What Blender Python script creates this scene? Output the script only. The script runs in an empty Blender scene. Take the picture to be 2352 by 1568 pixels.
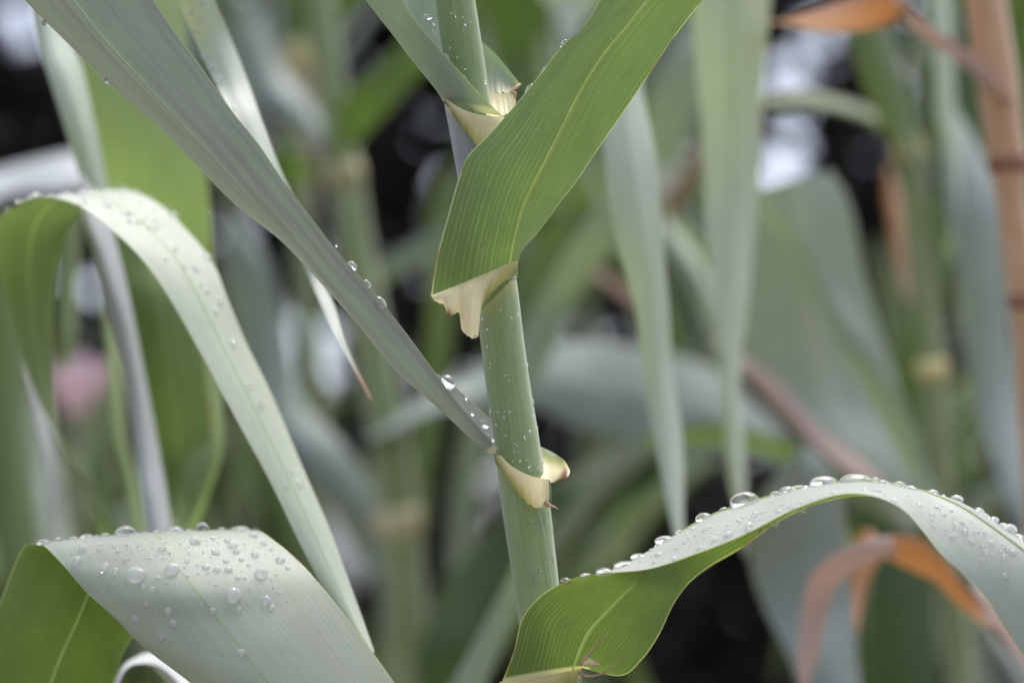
import bpy, math, random
import numpy as np
from mathutils import Vector, Matrix, Quaternion
from mathutils.bvhtree import BVHTree

random.seed(7); rng = np.random.default_rng(7)
R = math.radians
C = bpy.context.scene.collection

# ------------------------------------------------------------------ camera, sky, sun, exposure
CAM_Z, PITCH, LENS = 1.30, 8.5, 85.0
cam_d = bpy.data.cameras.new('camera'); cam = bpy.data.objects.new('camera', cam_d); C.objects.link(cam)
cam.location = (0, 0, CAM_Z); cam.rotation_euler = (R(90 + PITCH), 0, 0)
cam_d.lens = LENS; cam_d.sensor_width = 36; cam_d.clip_start = 0.05; cam_d.clip_end = 3000
cam_d.dof.use_dof = True; cam_d.dof.focus_distance = 0.985; cam_d.dof.aperture_fstop = 3.2
bpy.context.scene.camera = cam

SUN_EL, SUN_AZ = 72.0, 35.0             # azimuth measured from +Y towards +X: a veiled sun high up, a little behind the reeds
w = bpy.data.worlds.new('World'); bpy.context.scene.world = w; w.use_nodes = True
nt = w.node_tree; sky = nt.nodes.new('ShaderNodeTexSky'); sky.sky_type = 'NISHITA'; sky.sun_disc = False
sky.sun_elevation = R(SUN_EL); sky.sun_rotation = R(SUN_AZ); sky.air_density = 1.0; sky.dust_density = 4.0; sky.ozone_density = 1.0
bg = nt.nodes['Background']; bg.inputs['Strength'].default_value = 0.15
veil = nt.nodes.new('ShaderNodeHueSaturation'); veil.inputs['Saturation'].default_value = 0.62      # thin white cloud over the blue
nt.links.new(sky.outputs[0], veil.inputs['Color']); tint = nt.nodes.new('ShaderNodeMix'); tint.data_type = 'RGBA'; tint.blend_type = 'MULTIPLY'; tint.inputs[0].default_value = 1
tint.inputs[7].default_value = (1.0, 0.985, 1.02, 1); nt.links.new(veil.outputs[0], tint.inputs[6]); nt.links.new(tint.outputs[2], bg.inputs['Color'])
sun_d = bpy.data.lights.new('sun', 'SUN'); sun = bpy.data.objects.new('sun', sun_d); C.objects.link(sun)
sun_d.energy = 1.1; sun_d.angle = R(28); sun_d.color = (1.0, 0.98, 0.95)
sv = Vector((math.sin(R(SUN_AZ)) * math.cos(R(SUN_EL)), math.cos(R(SUN_AZ)) * math.cos(R(SUN_EL)), math.sin(R(SUN_EL))))
sun.rotation_euler = sv.to_track_quat('Z', 'Y').to_euler(); sun.location = (0, 0, 6)
vs = bpy.context.scene.view_settings; vs.view_transform = 'Standard'; vs.look = 'None'; vs.gamma = 1; vs.exposure = 1.3
bpy.context.scene.cycles.use_denoising = True

# ------------------------------------------------------------------ helpers
K = 36.0 / LENS / 2352.0                # metres per photo pixel (2352 px wide view) at one metre
CM = np.array(Matrix.Rotation(R(90 + PITCH), 3, 'X')); CO = np.array((0, 0, CAM_Z))
def P(px, py, d):
    return CO + CM @ np.array(((px - 1176) * K * d, -(py - 784) * K * d, -d))
def Pa(a):
    a = np.asarray(a, float); d = a[..., 2]
    c = np.stack([(a[..., 0] - 1176) * K * d, -(a[..., 1] - 784) * K * d, -d], -1)
    return c @ CM.T + CO
def cr(p, n):
    """Catmull-Rom through the points p (k, ...), n steps per interval"""
    p = np.asarray(p, float); k = len(p)
    q = np.concatenate([[2 * p[0] - p[1]], p, [2 * p[-1] - p[-2]]])
    out = []
    for i in range(k - 1):
        a, b, c, d = q[i:i + 4]
        for t in np.linspace(0, 1, n, endpoint=False):
            out.append(0.5 * ((2 * b) + (-a + c) * t + (2 * a - 5 * b + 4 * c - d) * t * t + (-a + 3 * b - 3 * c + d) * t ** 3))
    out.append(p[-1]); return np.array(out)

def mesh(name, V, F, UV=None, attrs=None, mat=None, parent=None, loc=None, smooth=True):
    V = np.asarray(V, float)
    if parent is not None and loc is None: loc = np.array(parent['_base'])
    if loc is None: loc = V.mean(0)
    me = bpy.data.meshes.new(name); me.from_pydata((V - loc).tolist(), [], [tuple(f) for f in F])
    if UV is not None:
        l = me.uv_layers.new(name='UVMap'); li = np.empty(len(me.loops), int); me.loops.foreach_get('vertex_index', li)
        l.data.foreach_set('uv', np.asarray(UV, float)[li].ravel())
    for k, v in (attrs or {}).items():
        a = me.attributes.new(k, 'FLOAT', 'POINT'); a.data.foreach_set('value', np.asarray(v, float).ravel())
    if smooth: me.polygons.foreach_set('use_smooth', [True] * len(me.polygons))
    me.update()
    o = bpy.data.objects.new(name, me); C.objects.link(o)
    if mat: me.materials.append(mat)
    if parent is not None:
        o.parent = parent; o['_base'] = list(loc)
    else:
        o.location = loc; o['_base'] = list(loc)
    return o
def child(name, V, F, UV, attrs, mat, par):
    """a part: vertices in world space, stored relative to the parent's origin chain"""
    return mesh(name, V, F, UV, attrs, mat, par, np.array(par['_base']))
def tag(o, label, cat, group=None, kind=None):
    o['label'] = label; o['category'] = cat
    if group: o['group'] = group
    if kind: o['kind'] = kind
    return o
def empty(name, loc, label, cat, group=None):
    o = bpy.data.objects.new(name, None); C.objects.link(o); o.location = loc; o['_base'] = list(loc); o.empty_display_size = 0.05
    return tag(o, label, cat, group)
def grid_faces(nr, nc, flip=False, wrap=False):
    F = []
    for i in range(nr - 1):
        for j in range(nc if wrap else nc - 1):
            k = (j + 1) % nc
            f = (i * nc + j, i * nc + k, (i + 1) * nc + k, (i + 1) * nc + j)
            F.append(f[::-1] if flip else f)
    return F
def sstep(a, b, x): t = np.clip((x - a) / (b - a), 0, 1); return t * t * (3 - 2 * t)

def blade(name, rows, mat, parent=None, nv=10, nu=16, flip=False, crease=0.35, pale_len=0.0, dry_len=0.0, dry_base=0.0,
          rib=None, rib_r=0.0007, rib_w=0.014, rib_side=1, wav=0.0, seed=0, loc=None):
    """a leaf blade: rows of three points (margin, midrib, margin), base first. u runs across, v along in metres"""
    rows = np.asarray(rows, float); pts = Pa(rows)
    L = cr(pts, nv); n = len(L); us = np.linspace(0, 1, nu + 1)
    if rib: us[nu // 2 - 1] = .5 - rib_w; us[nu // 2 + 1] = .5 + rib_w
    A, M, B = L[:, 0], L[:, 1], L[:, 2]
    V = np.empty((n, nu + 1, 3))
    for j, u in enumerate(us):
        q = 2 * (u - .5) * (u - 1) * A + 4 * u * (1 - u) * M + 2 * u * (u - .5) * B
        l = A + (M - A) * (2 * u) if u < .5 else M + (B - M) * (2 * u - 1)
        V[:, j] = q * (1 - crease) + l * crease
    v = np.concatenate([[0], np.cumsum(np.linalg.norm(np.diff(M, axis=0), axis=1))])
    if wav:
        r = np.random.default_rng(seed + 11); nrm = np.cross(np.gradient(M, axis=0), B - A); nrm /= np.linalg.norm(nrm, axis=1)[:, None] + 1e-9
        for e, sg in ((0, 1), (1, -1)):
            ph = r.uniform(0, 6, 3); fr = r.uniform(25, 90, 3)
            d = sum(np.sin(fr[k] * v + ph[k]) for k in range(3)) * wav / 3
            wgt = np.abs(us - .5) * 2 * ((us < .5) if e == 0 else (us >= .5))
            V += (nrm * d[:, None])[:, None, :] * (wgt ** 3)[None, :, None]
    UV = np.stack([np.broadcast_to(us[None], (n, nu + 1)), np.broadcast_to(v[:, None], (n, nu + 1))], -1)
    pale = np.zeros(n) if not pale_len else 1 - sstep(pale_len * .25, pale_len, v)
    dry = np.zeros(n)
    if dry_len: dry = np.maximum(dry, sstep(v[-1] - dry_len, v[-1] - dry_len * .35, v))
    if dry_base: dry = np.maximum(dry, 1 - sstep(dry_base * .4, dry_base, v))
    at = {'pale': np.repeat(pale, nu + 1), 'dry': np.repeat(dry, nu + 1)}
    F = grid_faces(n, nu + 1, not flip)
    if rib:                             # the midrib is a piece of its own, set into a slot in the blade
        h = nu // 2; F = [f for k, f in enumerate(F) if k % nu not in (h - 1, h)]
    o = mesh(name, V.reshape(-1, 3), F, UV.reshape(-1, 2), at, mat, parent, np.array(parent['_base']) if parent is not None else (loc if loc is not None else M[0]))
    o['_base'] = list(parent['_base']) if parent is not None else o['_base']
    if rib:
        nrm = np.cross(np.gradient(M, axis=0), B - A); nrm /= np.linalg.norm(nrm, axis=1)[:, None] + 1e-9
        W = []; RU = []
        for i in range(n):
            for t in np.linspace(0, 1, 7):
                p = (V[i, h - 1] * (1 - 2 * t) + V[i, h] * 2 * t) if t < .5 else (V[i, h] * (2 - 2 * t) + V[i, h + 1] * (2 * t - 1))
                W.append(p + nrm[i] * rib_side * rib_r * 4 * t * (1 - t) * max(.15, 1 - v[i] / v[-1])); RU.append((t, v[i]))
        mesh('midrib', W, grid_faces(n, 7, not flip), RU, None, rib, o, np.array(o['_base']))
    return o, V
def tube(name, pts, rad, mat, parent=None, ns=20, cap=True, attrs=None, squash=None, loc=None):
    pts = np.asarray(pts, float); n = len(pts); T = np.gradient(pts, axis=0); T /= np.linalg.norm(T, axis=1)[:, None]
    N = np.cross(T[0], (0.0, 1.0, 0.0)); 
    if np.linalg.norm(N) < 1e-3: N = np.cross(T[0], (1.0, 0, 0))
    N /= np.linalg.norm(N); V = []; UV = []
    s = np.concatenate([[0], np.cumsum(np.linalg.norm(np.diff(pts, axis=0), axis=1))])
    for i in range(n):
        N = N - T[i] * (N @ T[i]); N /= np.linalg.norm(N); B = np.cross(T[i], N)
        for k in range(ns):
            a = 2 * math.pi * k / ns; V.append(pts[i] + rad[i] * (math.cos(a) * N + math.sin(a) * B)); UV.append((k / ns, s[i]))
    F = grid_faces(n, ns, True, True)
    if cap: F.append(tuple(range(ns))); F.append(tuple(range((n - 1) * ns, n * ns))[::-1])
    at = {k: np.repeat(v, ns) for k, v in (attrs or {}).items()}
    return mesh(name, V, F, UV, at, mat, parent, np.array(parent['_base']) if parent is not None else (loc if loc is not None else pts[0]))
def band(name, up, lo, mat, parent, pale_up=1.0, pale_lo=None, dry_lo=None, bulge=-0.0015, ns=8, nr=10, flip=False, dry_up=None, rag=2.2):
    """a strip between two traced edges (same number of points)"""
    U = cr(Pa(up), ns); Lw = cr(Pa(lo), ns); n = len(U); k = len(up); r = np.random.default_rng(len(up) * 7 + int(up[0][0])); sm = lambda a: np.convolve(a, [.25, .5, .25], 'same')
    if rag:                              # ragged, crinkled free edge
        Lw = Lw + (CM @ np.array((0, 1.0, 0)))[None] * sm(r.normal(size=n))[:, None] * rag * K + (CM @ np.array((0, 0, 1.0)))[None] * sm(sm(r.normal(size=n)))[:, None] * (.0009 if k > 10 else .0003)
    def ex(a): return np.interp(np.linspace(0, k - 1, n), range(k), np.broadcast_to(np.asarray(a, float), (k,)))
    pu, pl = ex(pale_up), ex(1.0 if pale_lo is None else pale_lo); dl = ex(0 if dry_lo is None else dry_lo); du = ex(0 if dry_up is None else dry_up)
    V = []; UV = []; pa = []; dr = []
    fw = CM @ np.array((0, 0, -1.0))
    s = np.concatenate([[0], np.cumsum(np.linalg.norm(np.diff(U, axis=0), axis=1))])
    for i in range(n):
        for j in range(nr + 1):
            t = j / nr
            V.append(U[i] * (1 - t) + Lw[i] * t + fw * bulge * 4 * t * (1 - t)); UV.append((s[i] / .03, t * .02))
            pa.append(pu[i] * (1 - t) + pl[i] * t); dr.append(du[i] * (1 - t) ** 2 + dl[i] * t * t)
    return mesh(name, V, grid_faces(n, nr + 1, flip), UV, {'pale': pa, 'dry': dr}, mat, parent, np.array(parent['_base']))

def patch(name, rows, pale, dry, mat, parent, n=8):
    G = cr(np.array([cr(Pa(r), n) for r in rows]), n); pa = cr(np.array([cr(np.array(r, float)[:, None], n)[:, 0] for r in pale]), n); dr = cr(np.array([cr(np.array(r, float)[:, None], n)[:, 0] for r in dry]), n)
    nr, nc = G.shape[:2]; UV = [(j / nc * .7, i / nr * .4) for i in range(nr) for j in range(nc)]
    return mesh(name, G.reshape(-1, 3), grid_faces(nr, nc), UV, {'pale': pa.ravel(), 'dry': dr.ravel()}, mat, parent, np.array(parent['_base']))

# ------------------------------------------------------------------ materials
class NB:
    def __init__(s, name):
        s.m = bpy.data.materials.new(name); s.m.use_nodes = True; s.t = s.m.node_tree; s.t.nodes.clear()
    def n(s, ty, **kw):
        x = s.t.nodes.new(ty)
        for k, v in kw.items():
            if k.startswith('i_'): x.inputs[k[2:].replace('_', ' ')].default_value = v
            else: setattr(x, k, v)
        return x
    def l(s, a, b): s.t.links.new(a, b)
    def math(s, op, a, b=None, c=None, clamp=False):
        x = s.n('ShaderNodeMath', operation=op, use_clamp=clamp)
        for i, v in enumerate((a, b, c)):
            if v is None: continue
            if isinstance(v, (int, float)): x.inputs[i].default_value = v
            else: s.l(v, x.inputs[i])
        return x.outputs[0]
    def mix(s, f, a, b, mode='MIX'):
        x = s.n('ShaderNodeMix', data_type='RGBA', blend_type=mode)
        for i, v in ((0, f), (6, a), (7, b)):
            if isinstance(v, (int, float)): x.inputs[i].default_value = v
            elif isinstance(v, tuple): x.inputs[i].default_value = (*v, 1)
            else: s.l(v, x.inputs[i])
        return x.outputs[2]
    def ramp(s, f, a, b):
        x = s.n('ShaderNodeMapRange', interpolation_type='SMOOTHSTEP'); s.l(f, x.inputs[0]); x.inputs[1].default_value = a; x.inputs[2].default_value = b
        return x.outputs[0]

CREAM = (0.62, 0.58, 0.40); DRYC = (0.42, 0.17, 0.075)
def leaf_mat(name, top, under, vein=(0.45, 0.5, 0.28), vein_under=0.3, vein_top=0.12, nveins=26, trans=0.35, trans_col=None, rough=0.5,
             margin=(0.5, 0.5, 0.28), margin_w=0.014, spots=0.0, rib_w=0.0, rib_col=(0.42, 0.5, 0.16), dry=DRYC, streak=0.15, streak2=0.0, streak_col=(0.3, 0.3, 0.35), sheen=0.25, spec=0.35, specks=0.0):
    b = NB(name); tc = b.n('ShaderNodeUVMap', uv_map='UVMap'); sp = b.n('ShaderNodeSeparateXYZ'); b.l(tc.outputs[0], sp.inputs[0])
    u, v = sp.outputs[0], sp.outputs[1]; geo = b.n('ShaderNodeNewGeometry'); back = geo.outputs['Backfacing']
    def stripes(su, sv, det=2.0):
        c = b.n('ShaderNodeCombineXYZ'); b.l(b.math('MULTIPLY', u, su), c.inputs[0]); b.l(b.math('MULTIPLY', v, sv), c.inputs[1])
        x = b.n('ShaderNodeTexNoise', i_Scale=1.0, i_Detail=det, i_Roughness=0.6); b.l(c.outputs[0], x.inputs['Vector']); return x.outputs[0]
    s1, s2, s3 = stripes(150, 8), stripes(9, 5), stripes(5, 40, 4)
    un = b.math('ADD', b.math('MULTIPLY', u, nveins), b.math('MULTIPLY', s2, 1.6)); f = b.math('FRACT', un)
    wn = b.n('ShaderNodeTexWhiteNoise', noise_dimensions='1D'); b.l(b.math('FLOOR', un), wn.inputs['W']); d = b.math('ABSOLUTE', b.math('SUBTRACT', f, 0.5))
    vm = b.math('SUBTRACT', 1.0, b.ramp(d, 0.03, 0.15)); vm = b.math('MULTIPLY', vm, b.math('ADD', b.math('MULTIPLY', wn.outputs[0], 0.75), 0.4)); vm = b.math('MULTIPLY', vm, b.ramp(s3, 0.2, 0.62))
    col = b.mix(back, top, under)
    if streak2: col = b.mix(b.math('MULTIPLY', b.ramp(s2, 0.42, 0.66), streak2), col, streak_col)
    hsv = b.n('ShaderNodeHueSaturation'); b.l(col, hsv.inputs['Color'])
    val = b.math('ADD', b.math('MULTIPLY', b.math('SUBTRACT', s1, 0.5), streak * 2.6), b.math('MULTIPLY', b.math('SUBTRACT', s3, 0.5), 0.35)); b.l(b.math('ADD', val, 1.0), hsv.inputs['Value'])
    b.l(b.math('ADD', b.math('MULTIPLY', b.math('SUBTRACT', s2, 0.5), 0.04), 0.5), hsv.inputs['Hue'])
    col = hsv.outputs[0]
    vs_ = b.n('ShaderNodeMix', data_type='FLOAT'); b.l(back, vs_.inputs[0]); vs_.inputs[2].default_value = vein_top; vs_.inputs[3].default_value = vein_under
    col = b.mix(b.math('MULTIPLY', vm, vs_.outputs[0]), col, vein)
    if spots:   # painted rings of light, as drops on the far side show through
        vo = b.n('ShaderNodeTexVoronoi', i_Scale=1.0); c = b.n('ShaderNodeCombineXYZ'); b.l(b.math('MULTIPLY', u, 7), c.inputs[0]); b.l(b.math('MULTIPLY', v, 130), c.inputs[1]); b.l(c.outputs[0], vo.inputs['Vector'])
        ring = b.math('SUBTRACT', 1.0, b.ramp(b.math('ABSOLUTE', b.math('SUBTRACT', vo.outputs['Distance'], 0.2)), 0.0, 0.09))
        sel = b.math('GREATER_THAN', b.n('ShaderNodeSeparateColor').outputs[0], 2.0)
        sc = b.n('ShaderNodeSeparateColor'); b.l(vo.outputs['Color'], sc.inputs[0]); sel = b.math('GREATER_THAN', sc.outputs[0], 0.55)
        col = b.mix(b.math('MULTIPLY', b.math('MULTIPLY', ring, sel), spots), col, (0.26, 0.36, 0.12))
    if rib_w:
        rm = b.math('SUBTRACT', 1.0, b.ramp(b.math('ABSOLUTE', b.math('SUBTRACT', u, 0.5)), rib_w * .4, rib_w)); col = b.mix(b.math('MULTIPLY', rm, 0.85), col, rib_col)
    mm = b.ramp(b.math('ABSOLUTE', b.math('SUBTRACT', u, 0.5)), 0.5 - margin_w, 0.5 - margin_w * .45); mn = b.n('ShaderNodeTexNoise', noise_dimensions='1D', i_Scale=38.0, i_Detail=3.0); b.l(b.math('ADD', v, b.math('MULTIPLY', b.math('GREATER_THAN', u, 0.5), 3.7)), mn.inputs['W'])
    col = b.mix(b.math('MULTIPLY', mm, 0.8), col, b.mix(b.ramp(mn.outputs[0], 0.56, 0.68), margin, (0.40, 0.22, 0.10)))
    if specks:
        vo = b.n('ShaderNodeTexVoronoi', i_Scale=1.0); c = b.n('ShaderNodeCombineXYZ'); b.l(b.math('MULTIPLY', u, 16), c.inputs[0]); b.l(b.math('MULTIPLY', v, 300), c.inputs[1]); b.l(c.outputs[0], vo.inputs['Vector'])
        sc = b.n('ShaderNodeSeparateColor'); b.l(vo.outputs['Color'], sc.inputs[0])
        col = b.mix(b.math('MULTIPLY', b.math('MULTIPLY', b.math('SUBTRACT', 1.0, b.ramp(vo.outputs['Distance'], 0.06, 0.16)), b.math('GREATER_THAN', sc.outputs[0], 0.94)), specks), col, (0.25, 0.19, 0.07))
    pa = b.n('ShaderNodeAttribute', attribute_name='pale'); da = b.n('ShaderNodeAttribute', attribute_name='dry')
    pj = b.ramp(b.math('ADD', pa.outputs['Fac'], b.math('MULTIPLY', b.math('SUBTRACT', s1, 0.5), 0.5)), 0.15, 0.85)
    col = b.mix(pj, col, CREAM); col = b.mix(da.outputs['Fac'], col, dry)
    pr = b.n('ShaderNodeBsdfPrincipled'); b.l(col, pr.inputs['Base Color']); pr.inputs['Roughness'].default_value = rough; pr.inputs['Specular IOR Level'].default_value = spec
    pr.inputs['Sheen Weight'].default_value = sheen; pr.inputs['Sheen Roughness'].default_value = 0.5
    bp = b.n('ShaderNodeBump', i_Strength=0.18, i_Distance=0.0003); b.l(b.math('ADD', vm, s1), bp.inputs['Height']); b.l(bp.outputs[0], pr.inputs['Normal'])
    tr = b.n('ShaderNodeBsdfTranslucent'); b.l(b.mix(1.0, col, trans_col or (1.0, 1.22, 0.55), 'MULTIPLY'), tr.inputs['Color'])
    ms = b.n('ShaderNodeMixShader', i_Fac=trans); b.l(pr.outputs[0], ms.inputs[1]); b.l(tr.outputs[0], ms.inputs[2])
    out = b.n('ShaderNodeOutputMaterial'); b.l(ms.outputs[0], out.inputs[0]); return b.m
def stem_mat(name, green, bloom, amt=0.5, trans=0.0, dryc=None, nst=60, pal=(0.46, 0.46, 0.15), spec=0.3):
    b = NB(name); tc = b.n('ShaderNodeUVMap', uv_map='UVMap'); sp = b.n('ShaderNodeSeparateXYZ'); b.l(tc.outputs[0], sp.inputs[0]); u, v = sp.outputs[0], sp.outputs[1]
    def st(su, sv, det=3.0):   # seamless round the stem
        c = b.n('ShaderNodeCombineXYZ'); a = b.math('MULTIPLY', u, 2 * math.pi)
        b.l(b.math('MULTIPLY', b.math('COSINE', a), su), c.inputs[0]); b.l(b.math('MULTIPLY', b.math('SINE', a), su), c.inputs[1]); b.l(b.math('MULTIPLY', v, sv), c.inputs[2])
        x = b.n('ShaderNodeTexNoise', i_Scale=1.0, i_Detail=det, i_Roughness=0.65); b.l(c.outputs[0], x.inputs['Vector']); return x.outputs[0]
    fine, mid, big = st(14, 25), st(3.2, 45, 6), st(1.2, 9)
    f = b.math('ABSOLUTE', b.math('SUBTRACT', b.math('FRACT', b.math('MULTIPLY', u, nst)), 0.5)); line = b.math('SUBTRACT', 1.0, b.ramp(f, 0.05, 0.3))
    k = b.ramp(b.math('ADD', b.math('MULTIPLY', mid, 0.7), b.math('MULTIPLY', big, 0.5)), 0.66 - amt * .5, 1.1 - amt * .35)
    col = b.mix(k, green, bloom)
    h = b.n('ShaderNodeHueSaturation'); b.l(col, h.inputs['Color']); b.l(b.math('ADD', b.math('MULTIPLY', b.math('SUBTRACT', fine, 0.5), 0.7), b.math('SUBTRACT', 1.0, b.math('MULTIPLY', line, 0.08))), h.inputs['Value'])
    col = h.outputs[0]
    pa = b.n('ShaderNodeAttribute', attribute_name='pale'); col = b.mix(pa.outputs['Fac'], col, pal)
    da = b.n('ShaderNodeAttribute', attribute_name='dry'); col = b.mix(da.outputs['Fac'], col, dryc or (0.16, 0.05, 0.04))
    pr = b.n('ShaderNodeBsdfPrincipled'); b.l(col, pr.inputs['Base Color']); pr.inputs['Roughness'].default_value = 0.48; pr.inputs['Specular IOR Level'].default_value = spec; pr.inputs['Sheen Weight'].default_value = 0.5; pr.inputs['Sheen Tint'].default_value = (.92, .9, 1, 1)
    pr.inputs['Subsurface Weight'].default_value = 0.15; pr.inputs['Subsurface Radius'].default_value = (0.003, 0.004, 0.001)
    bp = b.n('ShaderNodeBump', i_Strength=0.3, i_Distance=0.0004); b.l(b.math('ADD', fine, line), bp.inputs['Height']); b.l(bp.outputs[0], pr.inputs['Normal'])
    out = b.n('ShaderNodeOutputMaterial'); b.l(pr.outputs[0], out.inputs[0]); return b.m
def collar_mat(name):
    b = NB(name); tc = b.n('ShaderNodeUVMap', uv_map='UVMap'); mp = b.n('ShaderNodeMapping'); mp.inputs['Scale'].default_value = (60, 120, 1); b.l(tc.outputs[0], mp.inputs[0])
    n1 = b.n('ShaderNodeTexNoise', i_Scale=1.0, i_Detail=4.0); b.l(mp.outputs[0], n1.inputs['Vector'])
    pa = b.n('ShaderNodeAttribute', attribute_name='pale'); da = b.n('ShaderNodeAttribute', attribute_name='dry')
    p = b.math('ADD', pa.outputs['Fac'], b.math('MULTIPLY', b.math('SUBTRACT', n1.outputs[0], 0.5), 0.25))
    cr_ = b.n('ShaderNodeValToRGB'); e = cr_.color_ramp.elements
    e[0].position = 0.0; e[0].color = (0.235, 0.32, 0.14, 1); e[1].position = 1.0; e[1].color = (0.92, 0.83, 0.52, 1)
    for q, c in ((0.25, (0.29, 0.33, 0.13, 1)), (0.48, (0.50, 0.46, 0.17, 1)), (0.75, (0.74, 0.66, 0.40, 1))): x = e.new(q); x.color = c
    b.l(p, cr_.inputs[0]); col = b.mix(b.ramp(b.math('ADD', da.outputs['Fac'], b.math('MULTIPLY', b.math('SUBTRACT', n1.outputs[0], 0.5), 0.6)), 0.3, 0.8), cr_.outputs[0], (0.22, 0.07, 0.025))
    pr = b.n('ShaderNodeBsdfPrincipled'); b.l(col, pr.inputs['Base Color']); pr.inputs['Roughness'].default_value = 0.42; pr.inputs['Specular IOR Level'].default_value = 0.4
    bp = b.n('ShaderNodeBump', i_Strength=0.3, i_Distance=0.0006); b.l(n1.outputs[0], bp.inputs['Height']); b.l(bp.outputs[0], pr.inputs['Normal'])
    tr = b.n('ShaderNodeBsdfTranslucent'); b.l(col, tr.inputs['Color']); ms = b.n('ShaderNodeMixShader', i_Fac=0.42); b.l(pr.outputs[0], ms.inputs[1]); b.l(tr.outputs[0], ms.inputs[2])
    out = b.n('ShaderNodeOutputMaterial'); b.l(ms.outputs[0], out.inputs[0]); return b.m
def plain_mat(name, col, rough=0.5, var=0.3, scale=40, trans=0.0):
    b = NB(name); tc = b.n('ShaderNodeTexCoord'); n1 = b.n('ShaderNodeTexNoise', i_Scale=scale, i_Detail=4.0); b.l(tc.outputs['Object'], n1.inputs['Vector'])
    h = b.n('ShaderNodeHueSaturation'); h.inputs['Color'].default_value = (*col, 1); b.l(b.math('ADD', b.math('MULTIPLY', b.math('SUBTRACT', n1.outputs[0], .5), var * 3), 1.0), h.inputs['Value'])
    pr = b.n('ShaderNodeBsdfPrincipled'); b.l(h.outputs[0], pr.inputs['Base Color']); pr.inputs['Roughness'].default_value = rough
    sh = pr.outputs[0]
    if trans:
        tr = b.n('ShaderNodeBsdfTranslucent'); b.l(h.outputs[0], tr.inputs['Color']); ms = b.n('ShaderNodeMixShader', i_Fac=trans); b.l(sh, ms.inputs[1]); b.l(tr.outputs[0], ms.inputs[2]); sh = ms.outputs[0]
    out = b.n('ShaderNodeOutputMaterial'); b.l(sh, out.inputs[0]); return b.m
def water_mat(name, clear, white):
    """water; 'clear' lets straight light through, 'white' is the fine mist of tiny drops and wax it carries"""
    b = NB(name); pr = b.n('ShaderNodeBsdfPrincipled'); pr.inputs['Base Color'].default_value = (1, 1, 1, 1); pr.inputs['Roughness'].default_value = 0.0
    pr.inputs['IOR'].default_value = 1.333; pr.inputs['Transmission Weight'].default_value = 1.0
    tp = b.n('ShaderNodeBsdfTransparent'); t0 = b.n('ShaderNodeBsdfTranslucent'); t0.inputs['Color'].default_value = (.95, .96, 1, 1); df = b.n('ShaderNodeBsdfDiffuse'); df.inputs['Color'].default_value = (.93, .94, .98, 1)
    tl = b.n('ShaderNodeMixShader', i_Fac=.5); b.l(t0.outputs[0], tl.inputs[1]); b.l(df.outputs[0], tl.inputs[2])
    m1 = b.n('ShaderNodeMixShader', i_Fac=clear); b.l(pr.outputs[0], m1.inputs[1]); b.l(tp.outputs[0], m1.inputs[2])
    m2 = b.n('ShaderNodeMixShader', i_Fac=white); b.l(m1.outputs[0], m2.inputs[1]); b.l(tl.outputs[0], m2.inputs[2])
    out = b.n('ShaderNodeOutputMaterial'); b.l(m2.outputs[0], out.inputs[0]); return b.m

M = {}
M['b'] = leaf_mat('fresh_leaf', (0.30, 0.36, 0.27), (0.155, 0.22, 0.085), vein=(0.42, 0.52, 0.30), vein_under=0.38, nveins=28, trans=0.4, trans_col=(.95, 1.15, .6), specks=.7, spots=0.12, margin=(0.6, 0.62, 0.4), margin_w=0.012)
M['c'] = leaf_mat('grey_leaf', (0.26, 0.29, 0.25), (0.265, 0.315, 0.275), vein=(0.32, 0.36, 0.26), vein_under=0.08, vein_top=0.08, nveins=34, trans=0.16, trans_col=(1, 1.15, .7), streak=0.15, streak2=0.85, streak_col=(0.225, 0.238, 0.25), margin=(0.42, 0.46, 0.26), margin_w=0.012, rib_w=0.012, rib_col=(0.25, 0.29, 0.15))
M['a'] = leaf_mat('blue_green_leaf', (0.33, 0.40, 0.34), (0.27, 0.335, 0.265), vein=(0.33, 0.4, 0.27), vein_under=0.25, nveins=30, trans=0.2, margin=(0.45, 0.5, 0.26), margin_w=0.02)
M['e'] = leaf_mat('wet_leaf', (0.43, 0.475, 0.385), (0.115, 0.185, 0.042), vein=(0.4, 0.46, 0.3), vein_under=0.22, vein_top=0.05, nveins=52, trans=0.34, trans_col=(1.0, 1.15, .5), spots=0.12, specks=.7, margin=(0.48, 0.52, 0.26), margin_w=0.009, rib_w=0.009, rib_col=(0.36, 0.43, 0.24), streak=0.10)
M['d'] = leaf_mat('arching_leaf', (0.43, 0.47, 0.41), (0.125, 0.195, 0.055), vein=(0.38, 0.46, 0.22), vein_under=0.42, nveins=32, trans=0.36, trans_col=(1.0, 1.12, .5), specks=.7, spots=0.15, margin=(0.55, 0.56, 0.3), margin_w=0.014)
M['f'] = leaf_mat('pale_leaf', (0.47, 0.53, 0.43), (0.16, 0.215, 0.08), vein=(0.5, 0.55, 0.38), vein_under=0.15, nveins=16, trans=0.3, rib_w=0.03, rib_col=(0.3, 0.38, 0.16), streak=0.08)
M['g'] = leaf_mat('frosted_leaf', (0.44, 0.49, 0.42), (0.42, 0.47, 0.39), nveins=14, trans=0.12, streak=0.06, dry=(0.45, 0.2, 0.13))
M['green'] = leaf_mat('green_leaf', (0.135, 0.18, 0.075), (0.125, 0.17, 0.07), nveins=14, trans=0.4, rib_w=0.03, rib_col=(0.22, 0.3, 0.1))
M['lime'] = leaf_mat('light_green_leaf', (0.28, 0.36, 0.16), (0.27, 0.345, 0.15), nveins=14, trans=0.4)
M['dark'] = leaf_mat('dark_green_leaf', (0.055, 0.095, 0.03), (0.05, 0.09, 0.025), nveins=14, trans=0.3)
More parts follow.
